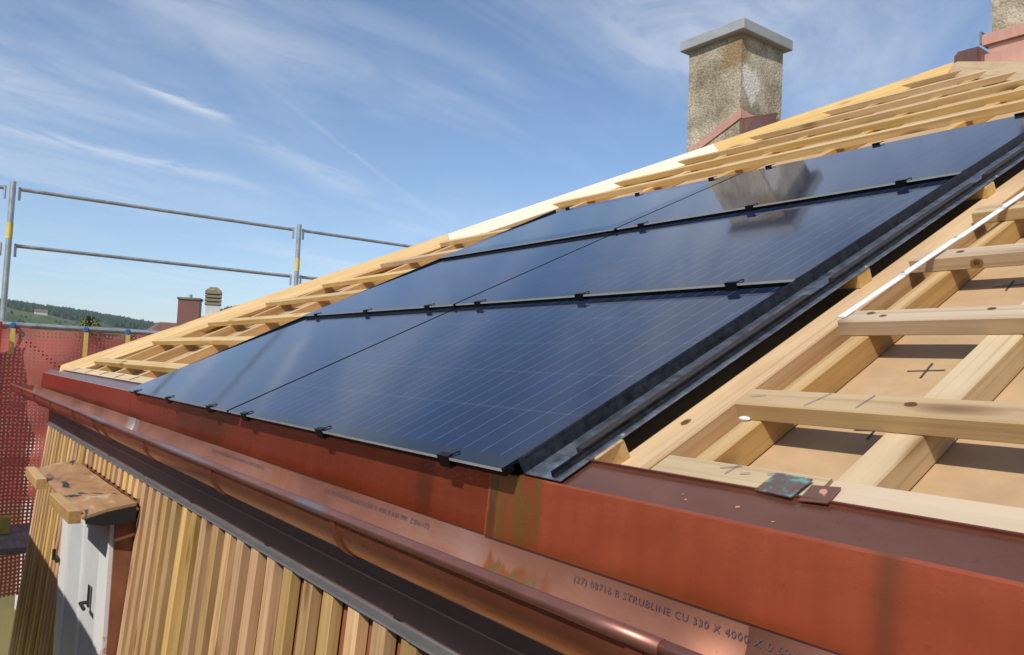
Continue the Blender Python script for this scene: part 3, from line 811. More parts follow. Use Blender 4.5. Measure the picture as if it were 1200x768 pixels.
# ------------------------------------------------------------------ tile battens
gb = 'tile battens right of the panels'
batten(0.158, 0.418, 0.140, 'short pale eaves batten with pencil marks, ending at the copper clips', W_PALE, gb, 0.048)
batten(0.425, 1.75, 0.136, 'pale eaves batten running right from the copper clips', W_PALE, gb, 0.048)
TR = (0.362, 0.708, 1.055, 1.395, 1.735, 2.08, 2.43, 2.77)
SR = (0.150, 0.138, 0.112, 0.105, 0.108, 0.10, 0.10, 0.10)
NM = ('lowest full batten in the right bay, pencilled, white fleck at its end', 'second batten up in the right bay, under the lower end of the folding rule', 'third batten up in the right bay, with a dark knot', 'fourth batten up in the right bay, crossed by the folding rule', 'fifth batten up in the right bay at the photo edge', 'sixth batten up in the right bay', 'seventh batten up in the right bay', 'eighth batten up in the right bay')
for t, s, l, mt in zip(TR, SR, NM, (W_BATTEN, W_PALE, W_PALE, W_BATTEN, W_PALE, W_BATTEN, W_BATTEN, W_BATTEN)):
    batten(s, 2.2-0.7*t-0.12, t, l, mt, gb)
# left of the panels (three of them run on under the panels to the flashing)
gl = 'tile battens left of the panels'
TL = (0.110, 0.305, 0.655, 0.975, 1.325, 1.645, 2.005, 2.385)
SL = (-5.50, -5.21, -4.98, -4.70, -4.47, -4.20, -3.98, -3.77)
EL = (-2.42, -2.42, -2.42, 0.038, -2.42, 0.042, -2.42, -2.42)
NL = ('pale eaves batten with dark pencil dashes at the left roof corner', 'second batten above the left eaves', 'third batten above the left eaves', 'fourth batten above the left eaves, running under the panels to the flashing',
      'fifth batten above the left eaves', 'sixth batten above the left eaves, running under the panels to the flashing', 'seventh batten above the left eaves', 'uppermost short batten left of the panels, by the top panel')
for t, s, e_, l in zip(TL, SL, EL, NL):
    batten(s, e_, t if t > 0.2 else 0.138, l, W_PALE if t < 0.2 else W_BATTEN, gl, 0.062 if t < 0.2 else BW)
o = beam('tile_batten', RP(-1.9, 0.175, NTOP-0.019), RP(0.046, 0.175, NTOP-0.019), ROOFN, 0.066, 0.044, W_GOLD, endrough=0.004)
tag(o, 'golden eaves batten under the panels, its rough sawn end showing below the flashing', 'batten', gl)
TT = (3.10, 3.475, 3.86, 4.29, 4.74, 5.22)
for i, t in enumerate(TT):
    sl = -5.52+0.70*t-0.10+0.0*i
    sr = min(2.2-0.70*t+0.10, 2.2)
    BT = 0.036; batten(sl, sr, t, ('lowest', 'second', 'third', 'fourth', 'fifth', 'topmost short')[i]+(' batten above the panels' if i < 5 else ' batten just under the roof peak'), W_BATTEN, 'tile battens above the panels')
BT = 0.030

# ------------------------------------------------------------------ hip boards
def hip_board(P0, P1, inward, label, mat):
    h = (P1-P0).normalized()
    nf = (ROOFN*0.80 + inward*0.60)
    nf = (nf-h*nf.dot(h)).normalized()
    v = h.cross(nf).normalized()
    if v.dot(inward) > 0: v = -v                      # v points to the outer upper edge
    W_, T_ = 0.13, 0.032
    off = -v*(W_/2) - nf*(T_/2)
    o = beam('hip_board', P0+off, P1+off, nf, W_, T_, mat, chamfer=0.003, jit=0.0015, seg=0.3)
    return tag(o, label, 'board')
def on_hip(px):
    best = min(range(0, 1001), key=lambda i: abs(proj_x(scale_about_cam(HL0.lerp(AP, i/1000)))-px))
    return HL0.lerp(AP, best/1000)
def proj_x(P):
    d = P-CAM; return 600+937.18*d.dot(r2)/d.dot(fwd)
h1, h2 = HL0.lerp(AP, 0.47), HL0.lerp(AP, 0.775)
h1, h2 = on_hip(524), on_hip(836)
gap = (AP-HL0).normalized()*0.002
hip_board(HL0, h1-gap, XV, 'lowest golden board along the left hip, starting at the roof corner', W_HIP)
hip_board(h1, h2-gap, XV, 'pale almost white middle board along the left hip', W_HIPPALE)
hip_board(h2, AP, XV, 'upper golden board along the left hip beside the roughcast chimney', W_HIP)
for a_, b_, l in ((HL0, AP, 'shaded hip rafter underneath the left hip boards'), (HR0, AP, 'shaded hip rafter underneath the right hip board')):
    dn = ROOFN*0.125
    tag(beam('hip_rafter', a_-dn+XV*(0.03 if a_ is HL0 else -0.03), b_-dn+XV*(0.03 if a_ is HL0 else -0.03), ROOFN, 0.07, 0.11, W_GOLD), l, 'rafter', 'hip rafters')
hip_board(HR0, AP+Vector((0.02, 0, 0)), -XV, 'tan board along the right hip below the far copper flashed chimney', W_BATTEN)

# ------------------------------------------------------------------ solar panels
ABOUT_CAM = False
H = 0.812; PW, PH, PT = 1.286, 0.872, 0.0052
TILT = 0.0155/H
dirT = (ROOFT - ROOFN*TILT).normalized(); dirN = XV.cross(dirT).normalized()
rowname = ('bottom', 'middle', 'top')
def make_panel(col, row):
    s1 = -col*1.302; s0 = s1-PW
    P0 = RP((s0+s1)/2, row*H*1.001, 0)
    M = Matrix((XV, dirT, dirN)).transposed().to_4x4(); M.translation = P0
    root = empty('solar_panel', P0)
    blind = (col == 1 and row == 2)
    tag(root, ('black glass panel with a paler middle, ' if blind else 'black glass solar panel with fine lines, ')+rowname[row]+(' row of the right column' if col == 0 else ' row of the left column'), 'solar panel', 'roof panels laid like shingles')
    bm = bmesh.new()
    add_box(bm, (-PW/2, 0, -PT), (PW/2, PH, 0))
    for f in bm.faces:
        cm = f.calc_center_median()
        if abs(cm.z) > 1e-5: f.material_index = 1 if cm.y < 1e-5 else 2
    me = bpy.data.meshes.new('glass'); bm.to_mesh(me); bm.free()
    me.materials.append(GLASS_BLIND if blind else GLASS); me.materials.append(EDGE); me.materials.append(BLACK)
    g = bpy.data.objects.new('glass', me); COL.objects.link(g); g.matrix_world = M; setparent(g, root)
    bm = bmesh.new(); add_box(bm, (-PW/2+0.004, 0.005, -0.0165), (PW/2-0.004, 0.024, -PT-0.0005))  # black bar standing in for the shade under the glass edge
    me = bpy.data.meshes.new('gap_shade'); bm.to_mesh(me); bm.free(); me.materials.append(BLACK)
    g = bpy.data.objects.new('gap_shade', me); COL.objects.link(g); g.matrix_world = M; setparent(g, root)
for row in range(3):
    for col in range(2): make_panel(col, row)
# vertical water channel in the joint between the columns
bm = bmesh.new()
add_box(bm, (-1.296-0.035, 0.03, -0.0250), (-1.296+0.033, 2.45, -0.0225), MROOF)
tag(from_bm('joint_channel', bm, BLACK), 'black channel in the joint between the two columns of panels', 'channel')
bm = bmesh.new()
add_box(bm, (-2.606, 0.03, -0.0270), (-2.597, 2.48, -0.006), MROOF)
tag(from_bm('edge_trim', bm, BLACK), 'thin black trim along the left edge of the panels', 'trim')

# hooks
def hook_meshes():
    bm = bmesh.new()
    w2 = 0.0155
    add_box(bm, (-w2, -0.004, -0.016), (w2, -0.0015, 0.0045))       # front lip
    add_box(bm, (-w2, -0.0015, 0.001), (w2, 0.009, 0.0035))        # tongue over the glass
    add_box(bm, (-w2, -0.0015, -0.019), (w2, 0.05, -0.0165))       # plate under the glass
    me = bpy.data.meshes.new('clip'); bm.to_mesh(me); bm.free(); me.materials.append(BLACK)
    bm = bmesh.new()
    tube(bm, [(w2-0.004, 0.006, 0.002), (w2+0.002, 0.016, 0.003), (w2+0.004, 0.021, 0.0015)], 0.0016, 6)
    me2 = bpy.data.meshes.new('pin'); bm.to_mesh(me2); bm.free(); me2.materials.append(BLACK)
    return me, me2
hk, pn = hook_meshes()
def hook(s, t, label):
    M = Matrix((XV, dirT, dirN)).transposed().to_4x4(); M.translation = RP(s, t, 0.0 if t < 2.4 else -0.012)
    o = bpy.data.objects.new('panel_hook', None); o.empty_display_size = 0.02
    COL.objects.link(o); o.matrix_world = M
    tag(o, label, 'hook', 'black hooks along the panel edges')
    for me in (hk, pn):
        c = bpy.data.objects.new(me.name, me); COL.objects.link(c); c.parent = o
pos3 = ('left', 'middle', 'right')
for row in range(4):
    for col, ss in ((1, (-2.44, -1.95, -1.47)), (0, (-1.155, -0.665, -0.16))):
        if row == 2 and col == 1: continue
        for k, s in enumerate(ss):
            if row == 3 and col == 1 and k == 0: s = -2.50
            where = ('lower edge of the '+rowname[row] if row < 3 else 'upper edge of the top')
            hook(s, row*H*1.001 if row < 3 else 2.488, 'black '+pos3[k]+' hook on the '+where+' panel, '+('right' if col == 0 else 'left')+' column')

ABOUT_CAM = True
# ------------------------------------------------------------------ black side flashing of the panel field
fl = empty('side_flashing', RP(0.0, 0.06, -0.05))
tag(fl, 'black sheet metal flashing with upstand along the right panel edge', 'flashing')
def roof_profile(bm, prof, t0, t1, thick, step=0.25):
    rings = []
    for t in frange(t0, t1, step):
        ring = [RP(s, t, n) for s, n in prof]
        nr = []
        for i in range(len(prof)):
            a = Vector(prof[max(i-1, 0)]); b = Vector(prof[min(i+1, len(prof)-1)]); d = (b-a).normalized(); nr.append(Vector((-d.y, d.x)))
        ring += [RP(prof[i][0]-nr[i].x*thick, t, prof[i][1]-nr[i].y*thick) for i in range(len(prof)-1, -1, -1)]
        rings.append(ring)
    loft(bm, rings)
    bmesh.ops.recalc_face_normals(bm, faces=bm.faces[:])
T0F, T1F = 0.066, 2.56
ABOUT_CAM = False
bm = bmesh.new(); roof_profile(bm, [(0.0025, -0.0035), (0.0010, -0.0015), (0.0, -0.003), (0.0045, -0.0262)], 0.033, 2.44, 0.0010)
from_bm('upstand', bm, FLASH_DK, fl)
ABOUT_CAM = True
bm = bmesh.new(); roof_profile(bm, [(-0.048, -0.0505), (0.040, -0.0510)], T0F, T1F, 0.0014)
from_bm('flange', bm, FLASH, fl)
bm = bmesh.new(); roof_profile(bm, [(0.017, -0.0502), (0.0185, -0.040), (0.020, -0.0502)], T0F+0.004, T1F, 0.001)
roof_profile(bm, [(0.0235, -0.0502), (0.0245, -0.043), (0.0255, -0.0502)], T0F+0.004, T1F, 0.001)
from_bm('rib', bm, FLASH_DK, fl)
for (a, b) in ((0.145, 0.83), (0.93, 1.66), (1.74, 2.40)):
    bm = bmesh.new(); add_box(bm, (-0.002, a, -0.050), (0.0155, b, -0.041), MROOF); from_bm('rubber_strip', bm, RUBBER, fl)
for t in (0.215, 1.02, 1.735):
    bm = bmesh.new()
    c = RP(0.036, t, -0.0505)
    rings = [[c+XV*(math.cos(k*math.pi/4)*r)+ROOFT*(math.sin(k*math.pi/4)*r)+ROOFN*h for k in range(8)] for r, h in ((0.0042, 0), (0.0036, 0.0018), (0.0018, 0.0026))]
    loft(bm, rings)
    from_bm('screw_head', bm, GALV, fl)

# ------------------------------------------------------------------ copper eaves flashing: lip, flat and drip face
XL, XR = -5.95, 2.05
t_f, n_c = 0.066, -0.058
pf = RP(0, t_f, n_c); pb = RP(0, 0.133, n_c); pl = RP(0, 0.1345, n_c+0.0072); pl2 = RP(0, 0.132, n_c+0.0076)
ef = empty('eaves_flashing', (-1.9, 0.08, -0.13))
tag(ef, 'folded copper eaves flashing with reddish front face above the gutter', 'flashing')
def seam_copies(): return ((XL, -0.10), (-0.135, XR))
bm = bmesh.new()
xs = frange(XL, XR, 0.09)
sheet_profile(bm, [(pl2.y, pl2.z), (pl.y, pl.z), (pb.y, pb.z), ((pb.y+pf.y)/2, (pb.z+pf.z)/2), (pf.y+0.001, pf.z+0.0004)], xs, 0.0012, 0.0010)
bmesh.ops.recalc_face_normals(bm, faces=bm.faces[:]); from_bm('flat', bm, C_CAP, ef, recenter=False)
fy = pf.y
prof = [(fy+0.0005, pf.z+0.0016), (fy-0.0012, pf.z+0.0014), (fy-0.002, pf.z-0.001)] + [(fy-0.002-0.0083*k/6, pf.z-0.001+(-0.129-pf.z)*k/6) for k in range(1, 7)]
for (a, b), dz in zip(((XL, -0.128), (-0.140, XR)), (0.0015, -0.0008)):
    bm = bmesh.new()
    sheet_profile(bm, [(y+dz, z) for y, z in prof], frange(a, b, 0.05), 0.0008, 0.0012)
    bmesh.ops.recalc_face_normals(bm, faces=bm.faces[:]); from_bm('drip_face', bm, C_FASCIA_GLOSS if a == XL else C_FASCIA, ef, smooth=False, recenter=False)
bm = bmesh.new(); tube(bm, [(x_, fy-0.0010, pf.z+0.0006) for x_ in frange(XL, XR, 0.25)], 0.0014, 6); from_bm('fold_edge', bm, C_BRIGHT, ef, smooth=True, recenter=False)
# soldered joint plate
def clip(s0, s1, t0, t1, n, mat, label, hole=False):
    root = empty('copper_clip', RP((s0+s1)/2, t0, n)); tag(root, label, 'clip')
    bm = bmesh.new()
    M = Matrix((XV, ROOFT, ROOFN)).transposed().to_4x4(); M.translation = RP((s0+s1)/2, (t0+t1)/2, n)
    M = M @ Matrix.Rotation(R_(4 if hole else -5), 4, 'Z') @ Matrix.Rotation(R_(-2), 4, 'Y')
    a, b = (s1-s0)/2, (t1-t0)/2
    add_box(bm, (-a, -b, 0), (a, b, 0.0014), M)
    from_bm('plate', bm, mat, root, frame=M.to_3x3())
    if hole:
        bm = bmesh.new(); c = M @ Vector((0.003, 0.004, 0.0016))
        loft(bm, [[c+XV*(math.cos(k*math.pi/5)*r)+ROOFT*(math.sin(k*math.pi/5)*r)+ROOFN*h for k in range(10)] for r, h in ((0.0052, 0), (0.0045, 0.0016), (0.002, 0.002))])
        from_bm('screw_head', bm, C_BRIGHT, root)
clip(0.347, 0.402, 0.128, 0.172, -0.0515, PATINA, 'square copper clip with green patina on the eaves batten')
clip(0.408, 0.445, 0.126, 0.162, -0.0525, C_BROWN, 'reddish brown copper clip with a screw, beside the patinated clip', True)

# ------------------------------------------------------------------ gutter
GC = Vector((0, 0.0, -0.135)); GR = 0.0765
gut = empty('copper_gutter', (-1.9, 0, GC.z-GR))
tag(gut, 'half round copper gutter with rolled lip along the eaves', 'gutter')
def arc_prof(r):
    p = [(r+0.0001, -0.1275)]
    for k in range(0, 41):
        a = -math.pi*k/40
        p.append((math.cos(a)*r, GC.z+math.sin(a)*r))
    return p
GXL = -6.35
for (a, b, dr) in ((GXL, -2.76, 0.0), (-2.78, 0.400, 0.0009), (0.388, 2.1, 0.0)):
    bm = bmesh.new()
    sheet_profile(bm, arc_prof(GR+dr)[::-1], frange(a, b, 0.12), 0.0012, 0.0010)
    bmesh.ops.recalc_face_normals(bm, faces=bm.faces[:]); bm.normal_update()
    for f in bm.faces:
        cm = f.calc_center_median()
        f.material_index = 1 if (f.normal.y*cm.y + f.normal.z*(cm.z-GC.z)) > 0 else 0
    from_bm('trough', bm, [C_GUT, C_GUTOUT], gut, smooth=True, recenter=False)
    bm = bmesh.new()
    pts = []
    for x in frange(a, b, 0.12):
        pts.append((x, -GR-0.0045-dr, GC.z+0.006+0.0008*noise.noise(Vector((x*2, 0, 7)))))
    tube(bm, pts, 0.0088+dr, 14); from_bm('rolled_lip', bm, C_LIP, gut, smooth=True, recenter=False)
# end stop
bm = bmesh.new()
arc = [(math.cos(-math.pi*k/16)*GR*0.985, GC.z+math.sin(-math.pi*k/16)*GR*0.985) for k in range(17)]
loft(bm, [[Vector((x, y, z)) for y, z in arc] for x in (GXL+0.001, GXL+0.003)]); from_bm('end_stop', bm, C_BRACKET, gut)
for x in (-5.62, -4.90, -4.155, -3.38, -2.62, -1.90, -1.15, -0.40, 0.36, 1.1):
    bm = bmesh.new()
    rings = []
    for xx in (x-0.0125, x+0.0125):
        ring = []
        for k in range(0, 19):
            a = R_(4)-math.pi*k/18*1.02; ring.append(Vector((xx, math.cos(a)*(GR+0.0022), GC.z+math.sin(a)*(GR+0.0022))))
        for k in range(18, -1, -1):
            a = R_(4)-math.pi*k/18*1.02; ring.append(Vector((xx, math.cos(a)*(GR+0.0062), GC.z+math.sin(a)*(GR+0.0062))))
        rings.append(ring)
    loft(bm, rings)
    bmesh.ops.recalc_face_normals(bm, faces=bm.faces[:]); from_bm('bracket', bm, C_BRACKET, gut)
# printed line on the copper, wrapped on the inside of the trough
def printed(text, x0, x1, ang0, hgt, parent):
    cu = bpy.data.curves.new('print', 'FONT'); cu.body = text; cu.size = 1.0; cu.space_character = 1.12; cu.resolution_u = 2
    to = bpy.data.objects.new('print', cu); COL.objects.link(to)
    bpy.context.view_layer.update()
    dg = bpy.context.evaluated_depsgraph_get()
    me = bpy.data.meshes.new_from_object(to.evaluated_get(dg))
    bpy.data.objects.remove(to); bpy.data.curves.remove(cu)
    xsv = [v.co.x for v in me.vertices]; w0, w1 = min(xsv), max(xsv)
    k = (x1-x0)/(w1-w0); ky = hgt/0.70
    for v in me.vertices:
        a = R_(ang0)+v.co.y*ky/GR
        r = GR-0.0018
        v.co = scale_about_cam((x0+(v.co.x-w0)*k, math.cos(a)*r, GC.z+math.sin(a)*r))
    me.materials.clear(); me.materials.append(INK_PRINT)
    o = bpy.data.objects.new('print', me); COL.objects.link(o); setparent(o, parent)
INK_PRINT = plain('printed_ink', (0.10,0.07,0.085), 0.6, 0.0, 0.1, 20)
TXT = '(27) 08716 B STRUBLINE CU 330 X 4000 X 0.60 MM  Z.EN1172'
for x0 in (0.089, -0.787, -1.66):
    printed(TXT, x0, x0+0.470, -13.5, 0.0095, gut)

# ------------------------------------------------------------------ eaves board and zinc strip under the gutter
bm = bmesh.new(); add_box(bm, (-5.70, 0.112, -0.372), (2.2, 0.130, -0.16))
fb = from_bm('eaves_board', bm, BROWN); tag(fb, 'dark brown painted eaves board below the gutter', 'board')
bm = bmesh.new(); add_box(bm, (-5.70, 0.109, -0.3135), (2.2, 0.1118, -0.3095)); from_bm('yellow_edge', bm, TAN_EDGE, fb)
zs = empty('zinc_strip', (-1.7, 0.09, -0.385)); tag(zs, 'grey zinc strip covering the tops of the wall slats', 'trim')
for (a, b, d) in ((-5.60, -0.945, 0.0), (-0.96, -0.39, 0.002), (-0.40, 2.2, 0.004)):
    bm = bmesh.new()
    sheet_profile(bm, [(0.1110, -0.369), (0.1095-d*0.3, -0.3738+d*0.3), (0.0905-d, -0.3770), (0.0895-d, -0.3808)], [a, b], 0.0012)
    bmesh.ops.recalc_face_normals(bm, faces=bm.faces[:]); from_bm('strip', bm, ZINC, zs)

# ------------------------------------------------------------------ slatted wall, leaning back
LEAN = R_(4.6)
slatdir = Vector((0, math.sin(LEAN), math.cos(LEAN))); slatn = Vector((0, -math.cos(LEAN), math.sin(LEAN)))
WT = Vector((0, 0.0925, -0.3785))
wall = empty('slatted_wall', (-1.7, -0.9, GZ+0.5))
tag(wall, 'leaning wall clad with upright wooden slats under the eaves', 'wall')
ZB = 3.2
D0, D1 = -3.98, -2.665         # door opening
def wall_pt(x, dn, off): return Vector((x, 0, 0)) + WT - slatdir*dn + slatn*off
for a, b, u0 in ((-5.58, D0-0.02, 0), (D1+0.02, 2.3, 0), (D0-0.02, D1+0.02, 0) ):
    bm = bmesh.new()
    u1 = 0.12 if a == D0-0.02 else ZB
    vs = [wall_pt(a, u0, -0.035), wall_pt(b, u0, -0.035), wall_pt(b, u1, -0.035), wall_pt(a, u1, -0.035)]
    loft(bm, [vs, [v-slatn*0.02 for v in vs]])
    bmesh.ops.recalc_face_normals(bm, faces=bm.faces[:]); from_bm('backing', bm, RED_BACK, wall)
x = -5.52; k = 0
while x < 1.5:
    wd = 0.055+rnd.uniform(-0.004, 0.004)
    if D0-0.03 < x < D1+0.03:
        beam('slat', wall_pt(x, 0.0, -0.0153), wall_pt(x, 0.085, -0.0153), slatn, wd, 0.030, W_SLAT, wall)
    else:
        off = rnd.uniform(-0.003, 0.003)
        beam('slat', wall_pt(x, rnd.uniform(0, 0.006), -0.0153+off), wall_pt(x+rnd.uniform(-0.012, 0.012)+(0.21*(x-D0)/1.5 if x < D0 else 0.0), ZB, -0.0153+off), slatn, wd, 0.030, W_SLAT, wall, jit=0.0018, seg=0.4)
    x += 0.122+rnd.uniform(-0.006, 0.006); k += 1

# ------------------------------------------------------------------ small white door with its canopy
YD = 0.0
door = empty('white_door', ((D0+D1)/2, YD, -2.4))
tag(door, 'narrow white panelled door set into the slatted wall', 'door')
ZT, ZBT = -0.535, -2.4
bm = bmesh.new(); add_box(bm, (D0, YD+0.012, ZBT), (D1-0.115, YD+0.045, ZT)); from_bm('leaf', bm, WHITE, door)
bm = bmesh.new()                                                       # raised frame round two long panels
xa, xb = D0, D1-0.115
def bar(bm, x0, x1, z0, z1, y0=YD, y1=YD+0.0118): add_box(bm, (x0, y0, z0), (x1, y1, z1))
bar(bm, xa, xa+0.20, ZBT, ZT); bar(bm, xb-0.15, xb, ZBT, ZT); bar(bm, xa+0.2005, xb-0.1505, ZT-0.14, ZT); bar(bm, xa+0.2005, xb-0.1505, ZBT, ZBT+0.2)
bar(bm, xa+0.62, xa+0.67, ZBT+0.2005, ZT-0.1405)
from_bm('frame', bm, WHITE, door)
bm = bmesh.new()
bar(bm, xa+0.202, xa+0.618, ZBT+0.202, ZT-0.142, YD+0.008, YD+0.0115); bar(bm, xa+0.672, xb-0.152, ZBT+0.202, ZT-0.142, YD+0.008, YD+0.0115)
from_bm('panel', bm, GREYPANEL, door)
bm = bmesh.new(); add_box(bm, (D1-0.112, YD-0.012, ZBT), (D1, YD+0.05, ZT)); from_bm('casing', bm, CASING, door)
bm = bmesh.new(); add_box(bm, (D1+0.001, YD+0.003, ZBT), (D1+0.016, YD+0.13, ZT+0.03)); from_bm('cheek', bm, RED_BACK, door)
def at_door(x, y):
    d = ray(x, y); k_ = (YD-0.004-CAM.y)/d.y; return CAM+d*k_
hp = at_door(103, 706)
bm = bmesh.new(); add_box(bm, (hp.x-0.018, YD-0.006, hp.z-0.02), (hp.x+0.018, YD-0.0005, hp.z+0.075)); tube(bm, [(hp.x, YD-0.006, hp.z+0.0), (hp.x, YD-0.035, hp.z), (hp.x+0.10, YD-0.036, hp.z)], 0.008, 8)
from_bm('handle', bm, DARK, door)
hp = at_door(68, 655)
bm = bmesh.new(); add_box(bm, (hp.x-0.05, YD-0.02, hp.z-0.010), (hp.x+0.05, YD-0.0005, hp.z+0.010)); tube(bm, [(hp.x-0.04, YD-0.02, hp.z-0.012), (hp.x-0.04, YD-0.02, hp.z+0.045)], 0.009, 8)
from_bm('hinge', bm, DARK, door)

can = empty('door_canopy', (-3.37, -0.02, -0.52))
tag(can, 'small worn board canopy on two timber blocks over the white door', 'canopy')
CX0, CX1 = -4.12, -2.60
bm = bmesh.new()
rows = []
for j, (y, z) in enumerate(((0.068, -0.462), (0.02, -0.470), (-0.04, -0.482), (-0.10, -0.497), (-0.128, -0.505))):
    rows.append([Vector((CX0+(CX1-CX0)*i/16, y, z+0.006*noise.noise(Vector((i*0.5, j*0.8, 2)))-0.006*math.sin(i/16*math.pi))) for i in range(17)])
vt = [[bm.verts.new(p) for p in r] for r in rows]; vb = [[bm.verts.new(p-Vector((0, 0, 0.012))) for p in r] for r in rows]
for j in range(4):
    for i in range(16):
        bm.faces.new((vt[j][i], vt[j][i+1], vt[j+1][i+1], vt[j+1][i])); bm.faces.new((vb[j][i], vb[j+1][i], vb[j+1][i+1], vb[j][i+1]))
for j in range(4):
    bm.faces.new((vt[j][0], vt[j+1][0], vb[j+1][0], vb[j][0])); bm.faces.new((vt[j+1][16], vt[j][16], vb[j][16], vb[j+1][16]))
for i in range(16):
    bm.faces.new((vt[0][i+1], vt[0][i], vb[0][i], vb[0][i+1])); bm.faces.new((vt[4][i], vt[4][i+1], vb[4][i+1], vb[4][i]))
bmesh.ops.recalc_face_normals(bm, faces=bm.faces[:]); from_bm('cover', bm, CANOPY, can, smooth=False)
beam('block', (-4.14, -0.150, -0.520), (-3.66, -0.150, -0.524), Vector((0, 0, 1)), 0.045, 0.05, W_GOLD, can)
beam('block', (-3.18, -0.152, -0.520), (-2.64, -0.150, -0.514), Vector((0, 0, 1)), 0.045, 0.05, W_GOLD, can)
bm = bmesh.new()                                                       # black membrane hanging at the right end
loft(bm, [[Vector((CX1+0.004, 0.066, -0.474)), Vector((CX1+0.004, -0.03, -0.492)), Vector((CX1+0.004, -0.12, -0.515)), Vector((CX1+0.004, -0.118, -0.534)), Vector((CX1+0.004, -0.05, -0.548)), Vector((CX1+0.004, 0.066, -0.535))],
          [Vector((CX1+0.008, 0.066, -0.474)), Vector((CX1+0.008, -0.03, -0.492)), Vector((CX1+0.008, -0.12, -0.515)), Vector((CX1+0.008, -0.118, -0.534)), Vector((CX1+0.008, -0.05, -0.548)), Vector((CX1+0.008, 0.066, -0.535))]])
from_bm('membrane', bm, MEMBRANE, can)

# ------------------------------------------------------------------ roughcast chimneys
ABOUT_CAM = False
def chimney(name, corner, wx, wy, ztop, zbot, label, cap=True):
    """corner = the nearest vertical edge (+x, -y)"""
    cx, cy = corner.x-wx/2, corner.y+wy/2
    root = empty(name, (cx, cy, zbot)); tag(root, label, 'chimney', 'roughcast chimneys of this roof')
    bm = bmesh.new()
    rings = []
    for z in frange(zbot, ztop, 0.12):
        ring = []
        for a, b_, c, d in ((-1,-1,1,-1), (1,-1,1,1), (1,1,-1,1), (-1,1,-1,-1)):
            for q in range(5):
                f = q/5
                p_ = Vector((cx+(a+(c-a)*f)*wx/2, cy+(b_+(d-b_)*f)*wy/2, z))
                nz = noise.noise(p_*5)*0.006
                p_ += Vector((p_.x-cx, p_.y-cy, 0)).normalized()*nz
                ring.append(p_)
        rings.append(ring)
    loft(bm, rings)
    from_bm('shaft', bm, ROUGHCAST, root)
    if cap:
        o_ = 0.055
        bm = bmesh.new()
        add_box(bm, (cx-wx/2-o_, cy-wy/2-o_, ztop+0.001), (cx+wx/2+o_, cy+wy/2+o_, ztop+0.085))
        bmesh.ops.bevel(bm, geom=bm.edges[:], offset=0.006, segments=1, affect='EDGES')
        from_bm('cap_slab', bm, CONCRETE, root)
        bm = bmesh.new(); tube(bm, [(cx-0.05, cy+0.05, ztop+0.1), (cx-0.05, cy+0.05, ztop+0.16)], 0.09, 12); from_bm('flue', bm, TILE, root)
    return root
DC = 5.9
c1 = CAM + ray(867, 130)*DC
zt1 = (CAM + ray(867, 36)*DC).z
ch = chimney('roof_chimney', c1, 0.50, 0.505, zt1, -0.2, 'roughcast chimney with grey cap slab behind the left hip')
# copper apron round its foot
bm = bmesh.new()
def pv(x, y, off): return CAM + ray(x, y)*(DC-off)
hipd = (AP-HL0).normalized()
yF = c1.y-0.012
def on_y(x, y, yy):
    d = ray(x, y); return CAM + d*((yy-CAM.y)/d.y)
def on_x(x, y, xx):
    d = ray(x, y); return CAM + d*((xx-CAM.x)/d.x)
a0, a1, a2, a3 = on_y(868, 127, yF), on_y(812, 171, yF), on_y(806, 185, yF), on_y(868, 138, yF)
loft(bm, [[a0, a1, a2, a3], [p_+Vector((0, 0.010, 0)) for p_ in (a0, a1, a2, a3)]])
xF = c1.x+0.012
b0, b1, b2, b3 = on_x(867, 127, xF), on_x(884, 136, xF), on_x(884, 141, xF), on_x(867, 138, xF)
loft(bm, [[b0, b1, b2, b3], [p_-Vector((0.010, 0, 0)) for p_ in (b0, b1, b2, b3)]])
bmesh.ops.recalc_face_normals(bm, faces=bm.faces[:]); from_bm('copper_apron', bm, C_BRIGHT, ch)
bm = bmesh.new()
b0, b1, b2, b3 = on_x(868, 139, xF+0.01), on_x(886, 136, xF+0.01), on_x(912, 132, xF+0.01), on_x(905, 150, xF+0.05)
b4, b5 = on_x(870, 160, xF+0.25), on_x(868, 150, xF+0.15)
loft(bm, [[b0, b1, b2, b3, b4], [p_-Vector((0.006, 0, 0.006)) for p_ in (b0, b1, b2, b3, b4)]])
bmesh.ops.recalc_face_normals(bm, faces=bm.faces[:]); from_bm('apron_sheet', bm, C_BROWN, ch)
# second chimney behind the peak
D2 = 7.0
c2 = CAM + ray(1205, 40)*D2
c2l = CAM + ray(1162, 40)*D2
wx2 = 0.62
c2 = Vector((c2l.x+wx2, c2l.y, 0))
ch2 = chimney('roof_chimney', c2, wx2, 0.6, (CAM+ray(1190, -70)*D2).z, 1.2, 'roughcast chimney with copper base at the right photo edge')
zf0, zf1, zf2 = (CAM+ray(1162, 72)*D2).z-0.1, (CAM+ray(1162, 54)*D2).z, (CAM+ray(1162, 41)*D2).z
bm = bmesh.new(); add_box(bm, (c2.x-wx2-0.015, c2.y-0.02, zf0-0.4), (c2.x+0.02, c2.y-0.002, zf1)); add_box(bm, (c2.x-wx2-0.02, c2.y-0.0015, zf0-0.4), (c2.x-wx2-0.0015, c2.y+0.6, zf1)); from_bm('copper_base', bm, C_BRIGHT, ch2)
bm = bmesh.new(); add_box(bm, (c2.x-wx2-0.055, c2.y-0.055, zf1+0.001), (c2.x+0.05, c2.y-0.0025, zf2)); from_bm('copper_collar', bm, C_BRIGHT, ch2)
bm = bmesh.new(); add_box(bm, (c2.x-wx2-0.075, c2.y-0.06, zf1+0.02), (c2.x-wx2-0.056, c2.y+0.1, zf2+0.03)); from_bm('lead_corner', bm, ZINC, ch2)
